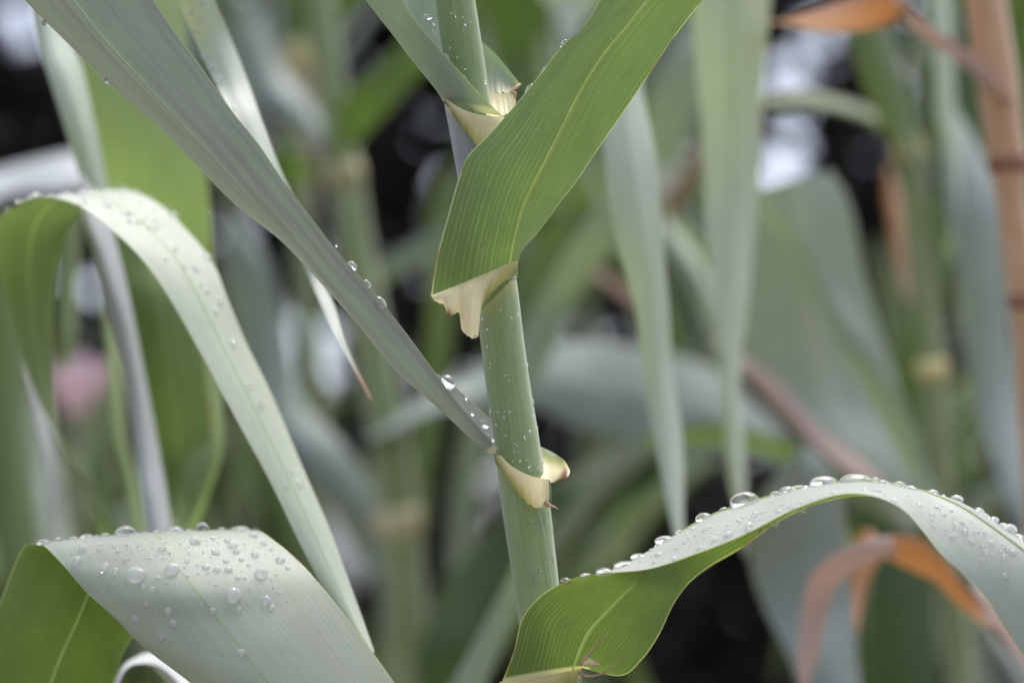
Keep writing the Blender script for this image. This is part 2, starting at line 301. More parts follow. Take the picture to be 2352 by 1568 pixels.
M['sat'] = leaf_mat('deep_green_leaf', (0.075, 0.12, 0.03), (0.07, 0.115, 0.028), nveins=14, trans=0.4)
M['olive'] = leaf_mat('olive_leaf', (0.15, 0.22, 0.065), (0.14, 0.205, 0.06), nveins=14, trans=0.35, rib_w=0.05, rib_col=(0.22, 0.27, 0.1), margin=(0.3, 0.36, 0.15), margin_w=0.06)
M['glauc'] = leaf_mat('glaucous_leaf', (0.42, 0.48, 0.40), (0.40, 0.46, 0.38), nveins=12, trans=0.25, rib_w=0.03, rib_col=(0.3, 0.37, 0.22))
M['sage'] = leaf_mat('sage_leaf', (0.25, 0.30, 0.245), (0.24, 0.29, 0.235), nveins=12, trans=0.25, rib_w=0.05, rib_col=(0.25, 0.31, 0.18))
M['silver'] = leaf_mat('silver_leaf', (0.29, 0.35, 0.28), (0.28, 0.34, 0.27), nveins=12, trans=0.15, rib_w=0.12, rib_col=(0.37, 0.41, 0.33))
M['blue'] = leaf_mat('blue_grey_leaf', (0.225, 0.27, 0.245), (0.215, 0.26, 0.235), nveins=12, trans=0.15)
M['lav'] = leaf_mat('lavender_leaf', (0.36, 0.385, 0.40), (0.33, 0.36, 0.37), nveins=12, trans=0.15)
M['white'] = leaf_mat('bright_leaf', (0.55, 0.57, 0.57), (0.52, 0.54, 0.54), nveins=12, trans=0.2, trans_col=(1, 1.02, 1))
M['orange'] = leaf_mat('dry_orange_leaf', (0.47, 0.235, 0.095), (0.45, 0.225, 0.085), vein=(0.5, 0.3, 0.15), nveins=12, trans=0.3, trans_col=(1.0, 0.85, 0.55), margin=(0.5, 0.28, 0.15), dry=(0.60, 0.42, 0.36))
M['pink'] = leaf_mat('dry_pink_leaf', (0.47, 0.335, 0.28), (0.45, 0.325, 0.27), vein=(0.5, 0.4, 0.3), nveins=12, trans=0.2, trans_col=(1.0, 0.92, 0.85), margin=(0.5, 0.35, 0.22))
M['brown'] = leaf_mat('dry_brown_leaf', (0.20, 0.12, 0.055), (0.2, 0.12, 0.05), nveins=12, trans=0.25, trans_col=(1.1, 0.9, 0.6))
M['rib'] = plain_mat('midrib', (0.29, 0.37, 0.11), 0.45, 0.12, 200, 0.45)
M['rib_e'] = plain_mat('yellow_midrib', (0.44, 0.50, 0.34), 0.5, 0.1, 200, 0.3)
M['rib_pale'] = plain_mat('pale_midrib', (0.33, 0.40, 0.29), 0.5, 0.1, 200, 0.3)
M['culm'] = stem_mat('culm_green', (0.19, 0.285, 0.085), (0.30, 0.37, 0.225), 0.42)
M['sheath'] = stem_mat('sheath_green', (0.225, 0.315, 0.11), (0.27, 0.345, 0.185), 0.4)
M['sheath_grey'] = stem_mat('sheath_grey', (0.19, 0.23, 0.2), (0.27, 0.29, 0.30), 0.6)
M['collar'] = collar_mat('collar')
M['tip'] = plain_mat('dry_tip', (0.62, 0.44, 0.28), 0.5, 0.3, 300, 0.3)
M['bgstem'] = stem_mat('reed_stem', (0.205, 0.27, 0.10), (0.28, 0.335, 0.19), 0.4, nst=20)
M['bgnode'] = plain_mat('reed_node', (0.55, 0.48, 0.21), 0.5, 0.25, 60)
M['bgnode_pink'] = plain_mat('reed_node_pink', (0.46, 0.42, 0.23), 0.5, 0.25, 60)
M['drystem'] = stem_mat('dry_stem', (0.46, 0.25, 0.11), (0.68, 0.50, 0.32), 0.5, nst=20)
M['drynode'] = plain_mat('dry_node', (0.26, 0.11, 0.06), 0.5, 0.3, 60)
M['water'] = water_mat('clear_water', .28, .07); M['water_film'] = water_mat('water_film', .85, .04); M['water_face'] = water_mat('whitened_water', .3, .3)  # drops on leaf faces get extra white, painted in for gathered sky light
M['petal'] = plain_mat('petal', (0.72, 0.54, 0.58), 0.5, 0.15, 30, 0.3)
M['soil'] = plain_mat('soil', (0.09, 0.065, 0.045), 0.9, 0.3, 8)
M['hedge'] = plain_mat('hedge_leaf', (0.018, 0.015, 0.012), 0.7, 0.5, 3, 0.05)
M['bark'] = plain_mat('bark', (0.03, 0.022, 0.018), 0.9, 0.3, 20)

# ------------------------------------------------------------------ ground
g = mesh('ground', [(-600, -600, 0), (600, -600, 0), (600, 600, 0), (-600, 600, 0)], [(0, 1, 2, 3)], None, None, M['soil'], None, np.zeros(3)); tag(g, 'bare brown soil under the reeds', 'ground', None, 'structure')

# ------------------------------------------------------------------ the reed in focus
base = P(1400, 784, 1.0); base[2] = 0.0
reed = empty('reed_plant', base, 'sharp green reed whose jointed stem rises between four leaves with cream collars', 'reed', 'reeds')
ax = [(1030, -760, 84), (1036, -420, 86), (1042, -60, 90), (1054, 60, 92), (1068, 150, 92), (1080, 240, 93), (1094, 340, 95), (1112, 460, 95), (1130, 590, 94), (1144, 690, 94), (1152, 770, 97), (1166, 880, 99), (1183, 985, 101), (1196, 1070, 102), (1206, 1150, 103), (1218, 1240, 100), (1230, 1330, 97), (1244, 1430, 96), (1262, 1560, 96), (1280, 1700, 98), (1300, 1900, 100)]
c3 = Pa([(x, y, 1.0) for x, y, _ in ax]); cw = np.array([w_ for *_, w_ in ax]) * K * .5
low = np.linspace(c3[-1], base + np.array((0, 0, -0.02)), 8)[1:]
full = np.concatenate([c3, low]); fr = np.concatenate([cw, np.full(7, 0.0105)])
fc, frr = cr(full, 6), cr(fr[:, None], 6)[:, 0]
tube('culm', fc, frr, M['culm'], reed, 40)
def axis_at(y):
    ys = [a[1] for a in ax]; return np.interp(y, ys, [a[0] for a in ax]), np.interp(y, ys, [a[2] for a in ax])
def sheath(y0, y1, extra0, extra1, mat, slant=0.0):
    """a sleeve round the stem; its mouth is cut on a slant (slant > 0: higher on the left)"""
    n, ns = 30, 48; V = []; UV = []
    for i in range(n):
        t = (i / (n - 1)) ** 1.6; y = y0 + (y1 - y0) * t; e = extra0 * (1 - t) ** 3 + extra1 * (1 - (1 - t) ** 3)
        for k in range(ns):
            a = 2 * math.pi * k / ns; yy = y + slant * math.cos(a) * (1 - t) ** 2; x, wd = axis_at(yy); r_ = wd * .5 + e
            V.append(P(x + r_ * math.cos(a), yy, 1.0 - r_ * K * math.sin(a))); UV.append((k / ns, (y1 - y0) * t * K))
    return mesh('leaf_sheath', V, grid_faces(n, ns, False, True), UV, {'pale': np.repeat(.75 * np.exp(-np.linspace(0, 1, n) ** 1.6 * (y1 - y0) / 16), ns)}, mat, reed, np.array(reed['_base']))
sheath(290, 640, 13, 3, M['sheath_grey'], 52)
sheath(676, 1085, 2, 1.5, M['sheath'], -44)
sheath(1104, 1560, 5.5, 4, M['sheath'], 48)
sheath(1585, 1900, 5, 5, M['sheath'])

tube('sheath_margin', cr(Pa([(1236, 1160, .9885), (1245, 1205, .9888), (1254, 1255, .9892), (1263, 1310, .9895), (1270, 1362, .99), (1276, 1420, .99)]), 5), np.full(26, .00035), M['rib_e'], reed, 8)
# upright leaf b, its underside towards us
rb = [[(991, 680, .980), (1172, 604, .984), (1188, 602, .993)], [(998, 630, .976), (1176, 580, .980), (1192, 590, .992)], [(1009, 572, .974), (1181, 555, .976), (1204, 569, .990)],
      [(1033, 484, .972), (1198, 487, .972), (1240, 530, .988)], [(1053, 413, .972), (1220, 434, .970), (1285, 469, .987)], [(1074, 360, .972), (1247, 382, .968), (1325, 418, .986)],
      [(1120, 312, .972), (1285, 307, .966), (1378, 338, .984)], [(1180, 244, .970), (1335, 207, .964), (1432, 258, .982)], [(1235, 176, .968), (1386, 126, .962), (1487, 176, .98)],
      [(1287, 109, .966), (1436, 65, .960), (1537, 101, .978)], [(1338, 62, .964), (1487, 0, .958), (1580, 45, .976)], [(1380, -4, .962), (1532, -62, .956), (1620, -8, .974)],
      [(1420, -80, .960), (1575, -130, .954), (1665, -80, .972)], [(1500, -230, .955), (1650, -260, .95), (1730, -230, .967)], [(1650, -460, .95), (1740, -480, .945), (1800, -460, .955)], [(1800, -700, .945), (1815, -705, .943), (1830, -700, .946)]]
LB, VB = blade('leaf_blade', rb, M['b'], reed, 14, 32, False, 0.55, rib=M['rib'], rib_r=0.0009, wav=0.0008, seed=1); LB['label'] = 'bright green leaf blade with a yellow midrib'
cu = [(989, 676, .982), (1012, 664, .983), (1035, 656, .984), (1058, 645, .984), (1070, 639, .984), (1088, 631, .985), (1108, 623, .985), (1124, 616, .985), (1140, 610, .986), (1160, 602, .987), (1174, 598, .987), (1189, 596, .996)]
cl = [(996, 690, .981), (1019, 701, .982), (1030, 724, .979), (1054, 719, .985), (1060, 757, .983), (1078, 773, .981), (1098, 770, .987), (1101, 722, .9875), (1116, 693, .9875), (1136, 665, .9875), (1160, 646, .988), (1189, 632, .996)]
band('collar', cu, cl, M['collar'], reed, [1, 1, 1, 1, 1, 1, 1, .95, .9, .75, .6, .5], [1, 1, .95, 1, 1, 1, .95, .55, .3, .25, .2, .15], [.3, .1, .85, .3, .1, .25, .1, 0, 0, 0, 0, 0], bulge=-.002)

# long grey leaf c
rc = [[(1196, 1000, 1.014), (1128, 1044, 1.0), (1143, 1030, .987)], [(1124, 959, 1.011), (1080, 1006, .999), (1104, 985, .986)], [(1060, 900, 1.009), (1020, 950, .997), (1050, 922, .986)], [(1000, 856, 1.005), (972, 908, .995), (998, 853, .988)],
      [(905, 815, 1.004), (910, 852, .993), (925, 754, .988)], [(812, 722, 1.004), (820, 740, .992), (850, 662, .987)], [(716, 625, 1.003), (728, 630, .991), (778, 580, .986)], [(640, 549, 1.001), (660, 548, .990), (706, 489, .985)],
      [(542, 472, 1.0), (584, 466, .989), (648, 412, .984)], [(455, 384, .999), (500, 370, .988), (598, 337, .983)], [(370, 297, .998), (415, 280, .987), (535, 258, .983)], [(242, 186, .997), (310, 165, .986), (452, 140, .982)],
      [(146, 91, .996), (225, 70, .985), (395, 65, .982)], [(55, 0, .995), (140, -40, .984), (350, -6, .981)], [(-10, -75, .994), (70, -120, .983), (290, -95, .98)], [(-90, -220, .99), (-20, -260, .98), (160, -260, .976)], [(-250, -450, .985), (-200, -470, .978), (-100, -470, .974)], [(-420, -640, .978), (-410, -650, .976), (-400, -650, .975)]]
LC, VC = blade('leaf_blade', rc, M['c'], reed, 14, 28, False, 0.5, rib=M['rib_pale'], rib_r=0.0003, rib_w=.006, seed=2, pale_len=.004); LC['label'] = 'long grey green leaf blade with water drops along its edge'
cu = [(1133, 1043, .999), (1150, 1046, .989), (1164, 1060, .986), (1183, 1075, .985), (1204, 1086, .985), (1225, 1094, .985), (1245, 1098, .985), (1264, 1101, .988)]
cl = [(1137, 1062, .999), (1152, 1085, .990), (1169, 1108, .9875), (1190, 1133, .987), (1209, 1153, .9868), (1232, 1165, .9865), (1252, 1165, .987), (1262, 1160, .988)]
band('collar', cu, cl, M['collar'], reed, [.5, .8, .95, 1, 1, 1, 1, .9], [.1, .15, .15, .25, .35, .6, .8, .8], [0, 0, 0, 0, 0, .1, .45, .8], bulge=-.0006)
patch('auricle', [[(1222, 1018, 1.014), (1250, 1029, 1.012), (1277, 1043, 1.008), (1296, 1057, 1.0), (1306, 1073, .994)], [(1228, 1048, 1.008), (1256, 1057, 1.006), (1282, 1065, 1.001), (1300, 1072, .993), (1309, 1083, .988)],
      [(1232, 1074, 1.0), (1258, 1083, .998), (1280, 1088, .993), (1297, 1092, .986), (1304, 1095, .985)], [(1240, 1098, .994), (1258, 1105, .992), (1270, 1108, .990), (1281, 1102, .988), (1296, 1099, .987)]],
      [[0, 0, 0, .2, .7], [.3, .45, .55, .8, .9], [.95, 1, 1, .9, .8], [1, 1, .9, .8, .8]], [[0, 0, 0, 0, .45], [0, 0, .1, .45, .2], [0, 0, .3, .75, .35], [.05, .15, .5, .5, .6]], M['collar'], reed)
tube('torn_bristle', cr(Pa([(1252, 1150, .987), (1262, 1160, .987), (1272, 1163, .987), (1283, 1169, .987)]), 5), np.linspace(.0012, .0001, 16), M['tip'], reed, 8)
tube('torn_bristle', cr(Pa([(1258, 1102, .988), (1262, 1122, .988), (1264, 1142, .988), (1262, 1162, .988)]), 5), np.linspace(.0009, .0006, 16), M['collar'], reed, 8)

# upper channelled leaf a
ra = [[(1130, 190, 1.02), (1019, 234, 1.0), (1156, 268, .987)], [(1085, 120, 1.018), (1003, 210, .999), (1108, 222, .986)], [(1044, 60, 1.016), (983, 184, .998), (1058, 166, .986)], [(1020, 10, 1.014), (945, 138, .997), (1008, 111, .986)],
      [(1000, -50, 1.012), (900, 78, .995), (957, 50, .985)], [(965, -110, 1.01), (856, 22, .994), (925, -2, .985)], [(910, -180, 1.008), (800, -60, .99), (880, -80, .984)], [(780, -330, 1.0), (700, -230, .985), (760, -250, .98)], [(560, -560, .99), (520, -500, .98), (560, -510, .975)], [(380, -760, .975), (370, -750, .972), (380, -755, .97)]]
LA, VA = blade('leaf_blade', ra, M['a'], reed, 12, 26, False, 0.6, pale_len=0.004, seed=3); LA['label'] = 'folded blue green leaf blade holding water against the stem'
cu = [(1017, 222, .999), (1033, 233, .993), (1053, 246, .989), (1083, 259, .986), (1120, 266, .985), (1158, 268, .985)]
cl = [(1026, 245, .999), (1040, 268, .993), (1062, 294, .989), (1083, 318, .9875), (1100, 336, .987), (1140, 335, .987)]
band('collar', cu, cl, M['collar'], reed, [.4, .85, 1, 1, 1, 1], [.0, .1, .2, .3, .4, .5], bulge=-.0006)
band('auricle', [(1088, 84, 1.016), (1112, 100, 1.016), (1135, 121, 1.014), (1155, 143, 1.012), (1172, 164, 1.008), (1195, 194, 1.0)], [(1100, 224, 1.008), (1118, 219, 1.006), (1140, 215, 1.004), (1155, 214, 1.002), (1170, 213, 1.0), (1186, 204, .998)], M['a'], reed, 0, [.6, .6, .6, .6, .6, .2], [0, 0, 0, 0, .3, 1], bulge=.004)
band('auricle', [(1100, 222, 1.006), (1120, 217, 1.005), (1145, 214, 1.003), (1165, 213, 1.001), (1186, 205, .999)], [(1118, 266, .99), (1135, 268, .989), (1152, 266, .989), (1172, 258, .99), (1185, 242, .992)], M['collar'], reed, [.7, .85, .9, .9, .8], 1.0, [0, 0, 0, .2, .7], bulge=.001, dry_up=[0, 0, 0, .2, 1])
tube('dry_fold', cr(Pa([(1195, 194, .999), (1186, 200, .997), (1176, 212, .996), (1184, 214, .995), (1182, 228, .995)]), 5), np.concatenate([np.linspace(.0005, .0007, 10), np.linspace(.0007, .0003, 11)]), M['tip'], reed, 8)

# arching leaf d
rd = [[(1149, 1572, .982), (1316, 1538, .988), (1333, 1532, .996)], [(1179, 1494, .979), (1330, 1497, .984), (1425, 1550, .995)], [(1199, 1418, .976), (1352, 1452, .980), (1474, 1512, .997)], [(1240, 1368, .972), (1386, 1413, .977), (1512, 1458, 1.0)],
      [(1290, 1338, .967), (1425, 1372, .975), (1541, 1398, 1.004)], [(1345, 1321, .961), (1466, 1332, .976), (1566, 1360, 1.009)], [(1415, 1313, .956), (1508, 1268, .985), (1592, 1332, 1.013)], [(1497, 1302, .952), (1560, 1225, .988), (1638, 1297, 1.02)],
      [(1600, 1268, .950), (1645, 1179, .988), (1703, 1257, 1.02)], [(1713, 1226, .948), (1758, 1143, .987), (1790, 1195, 1.02)], [(1840, 1167, .946), (1865, 1116, .985), (1875, 1158, 1.02)], [(1960, 1138, .945), (1976, 1106, .981), (1975, 1140, 1.01)],
      [(2070, 1170, .943), (2092, 1120, .976), (2095, 1150, 1.0)], [(2167, 1277, .941), (2196, 1157, .966), (2185, 1160, 1.0)], [(2265, 1372, .938), (2296, 1222, .956), (2285, 1210, .99)], [(2352, 1504, .933), (2385, 1294, .947), (2375, 1280, .98)], [(2450, 1650, .928), (2500, 1430, .94), (2490, 1410, .97)], [(2600, 1900, .92), (2640, 1700, .93), (2640, 1690, .95)], [(2760, 2150, .92), (2765, 2145, .92), (2770, 2145, .925)]]
LD, VD = blade('leaf_blade', rd, M['d'], reed, 14, 32, False, 0.25, pale_len=0.003, rib=M['rib'], rib_r=0.0009, wav=0.001, seed=4); LD['label'] = 'arching leaf blade crusted with water drops, green beneath'
band('collar', [(1146, 1566, .984), (1225, 1543, .987), (1265, 1534, .988), (1300, 1530, .989), (1335, 1527, .995)], [(1190, 1640, .985), (1240, 1610, .987), (1280, 1590, .987), (1305, 1580, .988), (1338, 1572, .995)], M['collar'], reed, [.9, .9, .8, .6, .5], [.8, .4, .3, .2, .2], bulge=-.001)
band('torn_lobe', [(1334, 1518, .978), (1350, 1508, .977), (1372, 1518, .976), (1390, 1527, .977)], [(1334, 1528, .979), (1352, 1529, .978), (1372, 1530, .977), (1392, 1530, .978)], M['collar'], reed, [1, .9, .6, .2], [1, 1, 1, .8], bulge=-.002)
tube('torn_edge', cr(Pa([(1333, 1524, .977), (1350, 1503, .975), (1372, 1478, .973), (1400, 1447, .972)]), 6), np.linspace(.0007, .0002, 19), M['tip'], reed, 8)
tube('torn_edge', cr(Pa([(1330, 1543, .984), (1352, 1552, .98), (1385, 1545, .977), (1415, 1525, .975), (1441, 1497, .973)]), 6), np.linspace(.0007, .0002, 25), M['tip'], reed, 8)

# ------------------------------------------------------------------ loose leaves close by
LG = 'loose reed leaves among the stems'
re_ = [[(-90, 1720, 1.06), (60, 1740, 1.06), (225, 1740, 1.065)], [(-45, 1500, 1.055), (125, 1545, 1.05), (260, 1575, 1.06)], [(0, 1383, 1.05), (175, 1430, 1.04), (304, 1462, 1.06)], [(48, 1267, 1.04), (240, 1290, 1.035), (430, 1330, 1.06)],
       [(76, 1248, 1.025), (320, 1228, 1.03), (540, 1232, 1.05)], [(100, 1249, 1.01), (360, 1232, 1.01), (590, 1214, 1.035)], [(146, 1297, .998), (400, 1293, .995), (636, 1242, 1.022)], [(197, 1358, .992), (452, 1360, .985), (690, 1292, 1.012)],
       [(252, 1408, .988), (504, 1428, .982), (740, 1348, 1.005)], [(330, 1485, .985), (560, 1498, .978), (806, 1430, 1.0)], [(433, 1564, .982), (615, 1568, .975), (907, 1568, .995)], [(540, 1650, .98), (710, 1680, .973), (1010, 1730, .99)], [(700, 1820, .977), (830, 1860, .97), (1080, 1900, .985)], [(1000, 2150, .97), (1010, 2155, .97), (1030, 2150, .97)]]
LE, VE = blade('reed_leaf', re_, M['e'], None, 14, 40, False, 0.12,  wav=0.001, seed=5)
tag(LE, 'broad leaf bent over double near the bottom, its pale face dotted with many water drops', 'leaf', LG)
rf = [(230, 1290, 285, 1310, 1.22, 1.22), (215, 1180, 262, 1215, 1.2, 1.2), (130, 1000, 152, 1022, 1.18, 1.2), (88, 918, 130, 940, 1.17, 1.2), (42, 775, 122, 790, 1.16, 1.19), (5, 645, 126, 645, 1.15, 1.18), (-8, 555, 150, 550, 1.13, 1.17), (2, 500, 195, 478, 1.11, 1.16), (45, 466, 245, 440, 1.095, 1.15), (110, 452, 305, 440, 1.085, 1.135), (188, 476, 372, 474, 1.075, 1.12), (260, 530, 440, 540, 1.07, 1.11), (330, 600, 490, 605, 1.065, 1.1), (392, 690, 522, 684, 1.06, 1.09), (457, 805, 566, 788, 1.055, 1.085), (530, 940, 624, 905, 1.05, 1.08), (622, 1110, 692, 1065, 1.045, 1.07), (702, 1275, 755, 1210, 1.04, 1.06), (790, 1430, 826, 1400, 1.035, 1.045), (852, 1505, 860, 1495, 1.03, 1.035)]
LF, VF = blade('reed_leaf', [[(a, b, d1), ((a + c) / 2, (b + e) / 2, (d1 + d2) / 2 - .004), (c, e, d2)] for a, b, c, e, d1, d2 in rf], M['f'], None, 10, 20, False, 0.3, seed=6)
tag(LF, 'pale leaf looping over in a high arch beside the black gap, tapering to a point', 'leaf', LG)

def deep(d): return d if d < 1.25 else d + (d - 1.25) * .5
def strip(label, mat, d, rows, tilt=0.02, bulge=0.008, dry_len=0, dry_base=0, close=(True, True), rib=None, nv=6, parent=None, name='reed_leaf', flip=False, wav=0.002, seed=0):
    """a leaf from traced edge pairs, base first; both ends narrow off unless told otherwise"""
    rows = [tuple(map(float, r)) for r in rows]; d = deep(d)
    def ext(p, q):   # a further, narrow row beyond p, leading away from q
        cx, cy = (p[0] + p[2]) / 2, (p[1] + p[3]) / 2; qx, qy = (q[0] + q[2]) / 2, (q[1] + q[3]) / 2
        ex, ey = cx + (cx - qx) * .8, cy + (cy - qy) * .8; wx, wy = (p[2] - p[0]) * .1, (p[3] - p[1]) * .1
        return (ex - wx, ey - wy, ex + wx, ey + wy)
    r = list(rows)
    if close[0]: r = [ext(rows[0], rows[1])] + r
    if close[1]: r = r + [ext(rows[-1], rows[-2])]
    n = len(r); out = []
    for i, (a, b, c, e) in enumerate(r):
        dd = d + .01 * math.sin(i * .9 + a * .01)
        out.append([(a, b, dd - tilt / 2), ((a + c) / 2, (b + e) / 2, dd - bulge), (c, e, dd + tilt / 2)])
    o, V = blade(name, out, mat, parent, nv, 12, flip, 0.4, dry_len=dry_len, dry_base=dry_base, rib=rib, rib_r=.0012, wav=wav, seed=seed or int(d * 1000 + rows[0][0]) % 997)
    if parent is None: tag(o, label, 'leaf', LG)
    elif label: o['label'] = label
    return o, V
GG, VG = strip('narrow frosty leaf crossing behind the long grey leaf and ending in a pink dry tip', M['g'], 1.07,
      [(405, -40, 470, -60), (412, 0, 490, 0), (450, 95, 530, 85), (492, 195, 570, 178), (540, 290, 602, 272), (600, 395, 640, 385), (660, 510, 690, 495), (706, 625, 738, 640), (742, 712, 770, 706), (780, 790, 797, 780), (812, 850, 822, 843), (850, 918, 856, 915)], close=(True, False), dry_len=0.028, tilt=.01, bulge=.003, nv=8)
S = strip
S('wide bright green leaf standing upright behind the arched pale leaf', M['lime'], 1.24, [(165, -60, 405, -60), (185, 120, 430, 120), (205, 290, 455, 280), (230, 430, 475, 420), (245, 560, 486, 560), (275, 720, 496, 720), (310, 880, 508, 880), (345, 1030, 514, 1030), (375, 1140, 480, 1140)], rib=None)
S('dull green hanging leaf with a rounded end, framed by the arched pale leaf', M['olive'], 1.22, [(238, 500, 395, 520), (248, 600, 435, 610), (270, 700, 455, 700), (305, 880, 478, 880), (335, 1040, 490, 1020), (365, 1140, 465, 1130)], close=(False, True))
S('slim light green leaf leaning beside the black gap at the top', M['glauc'], 1.19, [(60, -60, 108, -50), (85, 80, 142, 60), (115, 180, 186, 160), (150, 290, 216, 280), (185, 400, 240, 400), (215, 490, 258, 480)])
S('long lavender grey strip of leaf running down under the arch', M['lav'], 1.17, [(185, 470, 235, 475), (208, 560, 266, 570), (236, 680, 300, 690), (262, 800, 326, 800), (290, 920, 350, 930), (315, 1040, 368, 1050), (335, 1150, 385, 1160), (352, 1270, 400, 1270)])
S('blurred white leaf lying flat across the black gap', M['lav'], 1.5, [(-90, 420, -90, 480), (10, 385, 20, 450), (90, 368, 100, 440), (170, 355, 185, 435)], tilt=-.05)
S('mid green leaf upright along the picture edge beneath the arch', M['green'], 1.42, [(-50, 560, 20, 560), (-40, 700, 52, 720), (-30, 900, 62, 900), (-20, 1100, 72, 1100), (0, 1350, 92, 1350)])
S('thin lavender sliver of leaf crossing the tail of the arched leaf', M['lav'], 1.3, [(66, 895, 84, 890), (80, 960, 112, 962), (98, 1040, 126, 1040), (108, 1120, 130, 1120), (112, 1210, 132, 1210)])
S('pale wide leaf low down behind the thin lavender sliver', M['glauc'], 1.55, [(60, 950, 110, 950), (30, 1080, 130, 1050), (40, 1170, 150, 1160), (45, 1300, 170, 1300)])
S('dull green leaf hanging inside the loop of the arched leaf', M['green'], 1.36, [(145, 500, 185, 510), (132, 620, 180, 620), (126, 720, 178, 720), (128, 790, 172, 790)])
S('curved light green leaf edge beside the pink flower', M['lime'], 1.32, [(238, 700, 262, 700), (246, 860, 276, 860), (262, 1000, 292, 990), (285, 1090, 312, 1080), (300, 1210, 332, 1200)])
S('shaded green leaf below the pink flower', M['green'], 1.65, [(205, 960, 262, 960), (212, 1060, 270, 1050), (215, 1250, 278, 1250)])
S('white rimmed little leaf curling over at the bottom edge', M['white'], 1.09, [(262, 1620, 250, 1600), (290, 1545, 277, 1535), (322, 1527, 308, 1512), (362, 1532, 352, 1503), (400, 1565, 398, 1530), (430, 1610, 445, 1580), (450, 1660, 470, 1640)], tilt=.02)
S('green underside peeping out below the little white rimmed leaf', M['green'], 1.11, [(262, 1700, 450, 1700), (272, 1620, 425, 1620), (282, 1565, 400, 1575), (310, 1530, 372, 1540)], close=(False, True))
S('grey leaf slanting down to the first joint of the pale jointed stem', M['blue'], 1.66, [(525, 20, 580, 0), (548, 70, 596, 45), (590, 170, 642, 150), (650, 250, 702, 220), (720, 325, 752, 290), (770, 365, 790, 335)])
S('faint white leaf blurred behind the frosty leaf near the top', M['white'], 1.95, [(548, 20, 600, 15), (556, 60, 610, 70), (575, 110, 612, 112)])
S('dark green leaf hanging from the top edge above a cream joint', M['sat'], 1.62, [(645, 85, 720, 85), (652, 20, 790, 25), (660, -50, 870, -50)], close=(False, True))
S('small deep green leaf tucked beside the first joint', M['sat'], 1.7, [(640, 320, 655, 420), (665, 340, 690, 420), (705, 365, 725, 405)])
S('thin grey leaf slanting up across the brown black gap', M['blue'], 1.6, [(845, 625, 860, 670), (900, 585, 920, 630), (960, 545, 980, 592), (1030, 502, 1040, 560), (1100, 462, 1110, 520)])
S('long soft green leaf standing close beside the focused stem', M['green'], 1.72, [(985, 480, 1065, 480), (985, 600, 1060, 600), (985, 720, 1045, 720), (975, 850, 1030, 850), (950, 1000, 1010, 1000), (930, 1150, 985, 1150), (920, 1300, 960, 1300)])
S('broad blue grey leaf sloping down behind the frosty leaf tip', M['blue'], 1.6, [(505, 600, 620, 610), (545, 760, 655, 740), (600, 920, 690, 905), (680, 1060, 790, 1020), (770, 1180, 862, 1130), (840, 1300, 900, 1240)])
S('pale blurred leaf patch beside the tapering end of the arched leaf', M['white'], 1.9, [(705, 1150, 800, 1140), (735, 1220, 832, 1210), (765, 1290, 850, 1290)])
S('soft green leaf passing behind the tapering end of the arched leaf', M['green'], 1.8, [(520, 880, 570, 870), (560, 1000, 610, 985), (620, 1150, 685, 1125), (690, 1300, 755, 1280), (760, 1450, 815, 1430)])
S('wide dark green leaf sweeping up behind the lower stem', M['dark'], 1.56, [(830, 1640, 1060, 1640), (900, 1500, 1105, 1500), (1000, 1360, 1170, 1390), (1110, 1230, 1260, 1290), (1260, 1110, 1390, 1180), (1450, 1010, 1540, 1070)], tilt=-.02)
S('thin pale strip of leaf slanting up to the lower stem', M['sage'], 1.33, [(1020, 1620, 1090, 1625), (1080, 1490, 1142, 1510), (1150, 1352, 1192, 1395), (1205, 1250, 1236, 1285)], dry_base=.03)
S('grey green leaf upright in the dark beside the lower joint', M['sage'], 1.72, [(1068, 900, 1130, 900), (1060, 1000, 1125, 1000), (1045, 1100, 1110, 1100), (1035, 1200, 1090, 1200), (1025, 1330, 1062, 1330)])
S('narrow grey leaf rising from behind the stem towards the pale hanging leaf', M['blue'], 1.5, [(1265, 1215, 1285, 1250), (1340, 1120, 1362, 1162), (1420, 1050, 1442, 1092), (1520, 1000, 1532, 1032)])
S('faint grey leaf parallel to and below the narrow grey leaf', M['sage'], 1.62, [(1375, 1260, 1410, 1290), (1450, 1170, 1490, 1195), (1530, 1092, 1562, 1122), (1610, 1022, 1642, 1052)])
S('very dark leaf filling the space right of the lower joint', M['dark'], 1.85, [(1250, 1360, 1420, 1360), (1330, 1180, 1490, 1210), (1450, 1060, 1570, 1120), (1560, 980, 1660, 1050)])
S('grey green leaf slanting up behind the bright green leaf', M['sage'], 1.5, [(1150, 880, 1245, 860), (1228, 710, 1312, 710), (1298, 585, 1372, 622), (1370, 482, 1415, 562), (1430, 400, 1470, 480)])
S('green leaf in shade just beside the bright green leaf base', M['green'], 1.8, [(1150, 800, 1230, 770), (1180, 650, 1275, 620), (1240, 520, 1335, 500), (1330, 400, 1410, 420)])
S('short pink grey dry strip pointing at the pale hanging leaf', M['pink'], 1.52, [(1325, 588, 1338, 622), (1380, 616, 1388, 650), (1440, 658, 1442, 696)])
S('long pale leaf hanging straight down and tapering onto the arching leaf', M['glauc'], 1.22, [(1360, 130, 1470, 130), (1375, 250, 1482, 220), (1390, 400, 1502, 350), (1420, 560, 1522, 500), (1450, 700, 1537, 690), (1480, 870, 1547, 850), (1510, 1040, 1562, 1000), (1538, 1170, 1575, 1170), (1550, 1240, 1580, 1240)], rib=None)
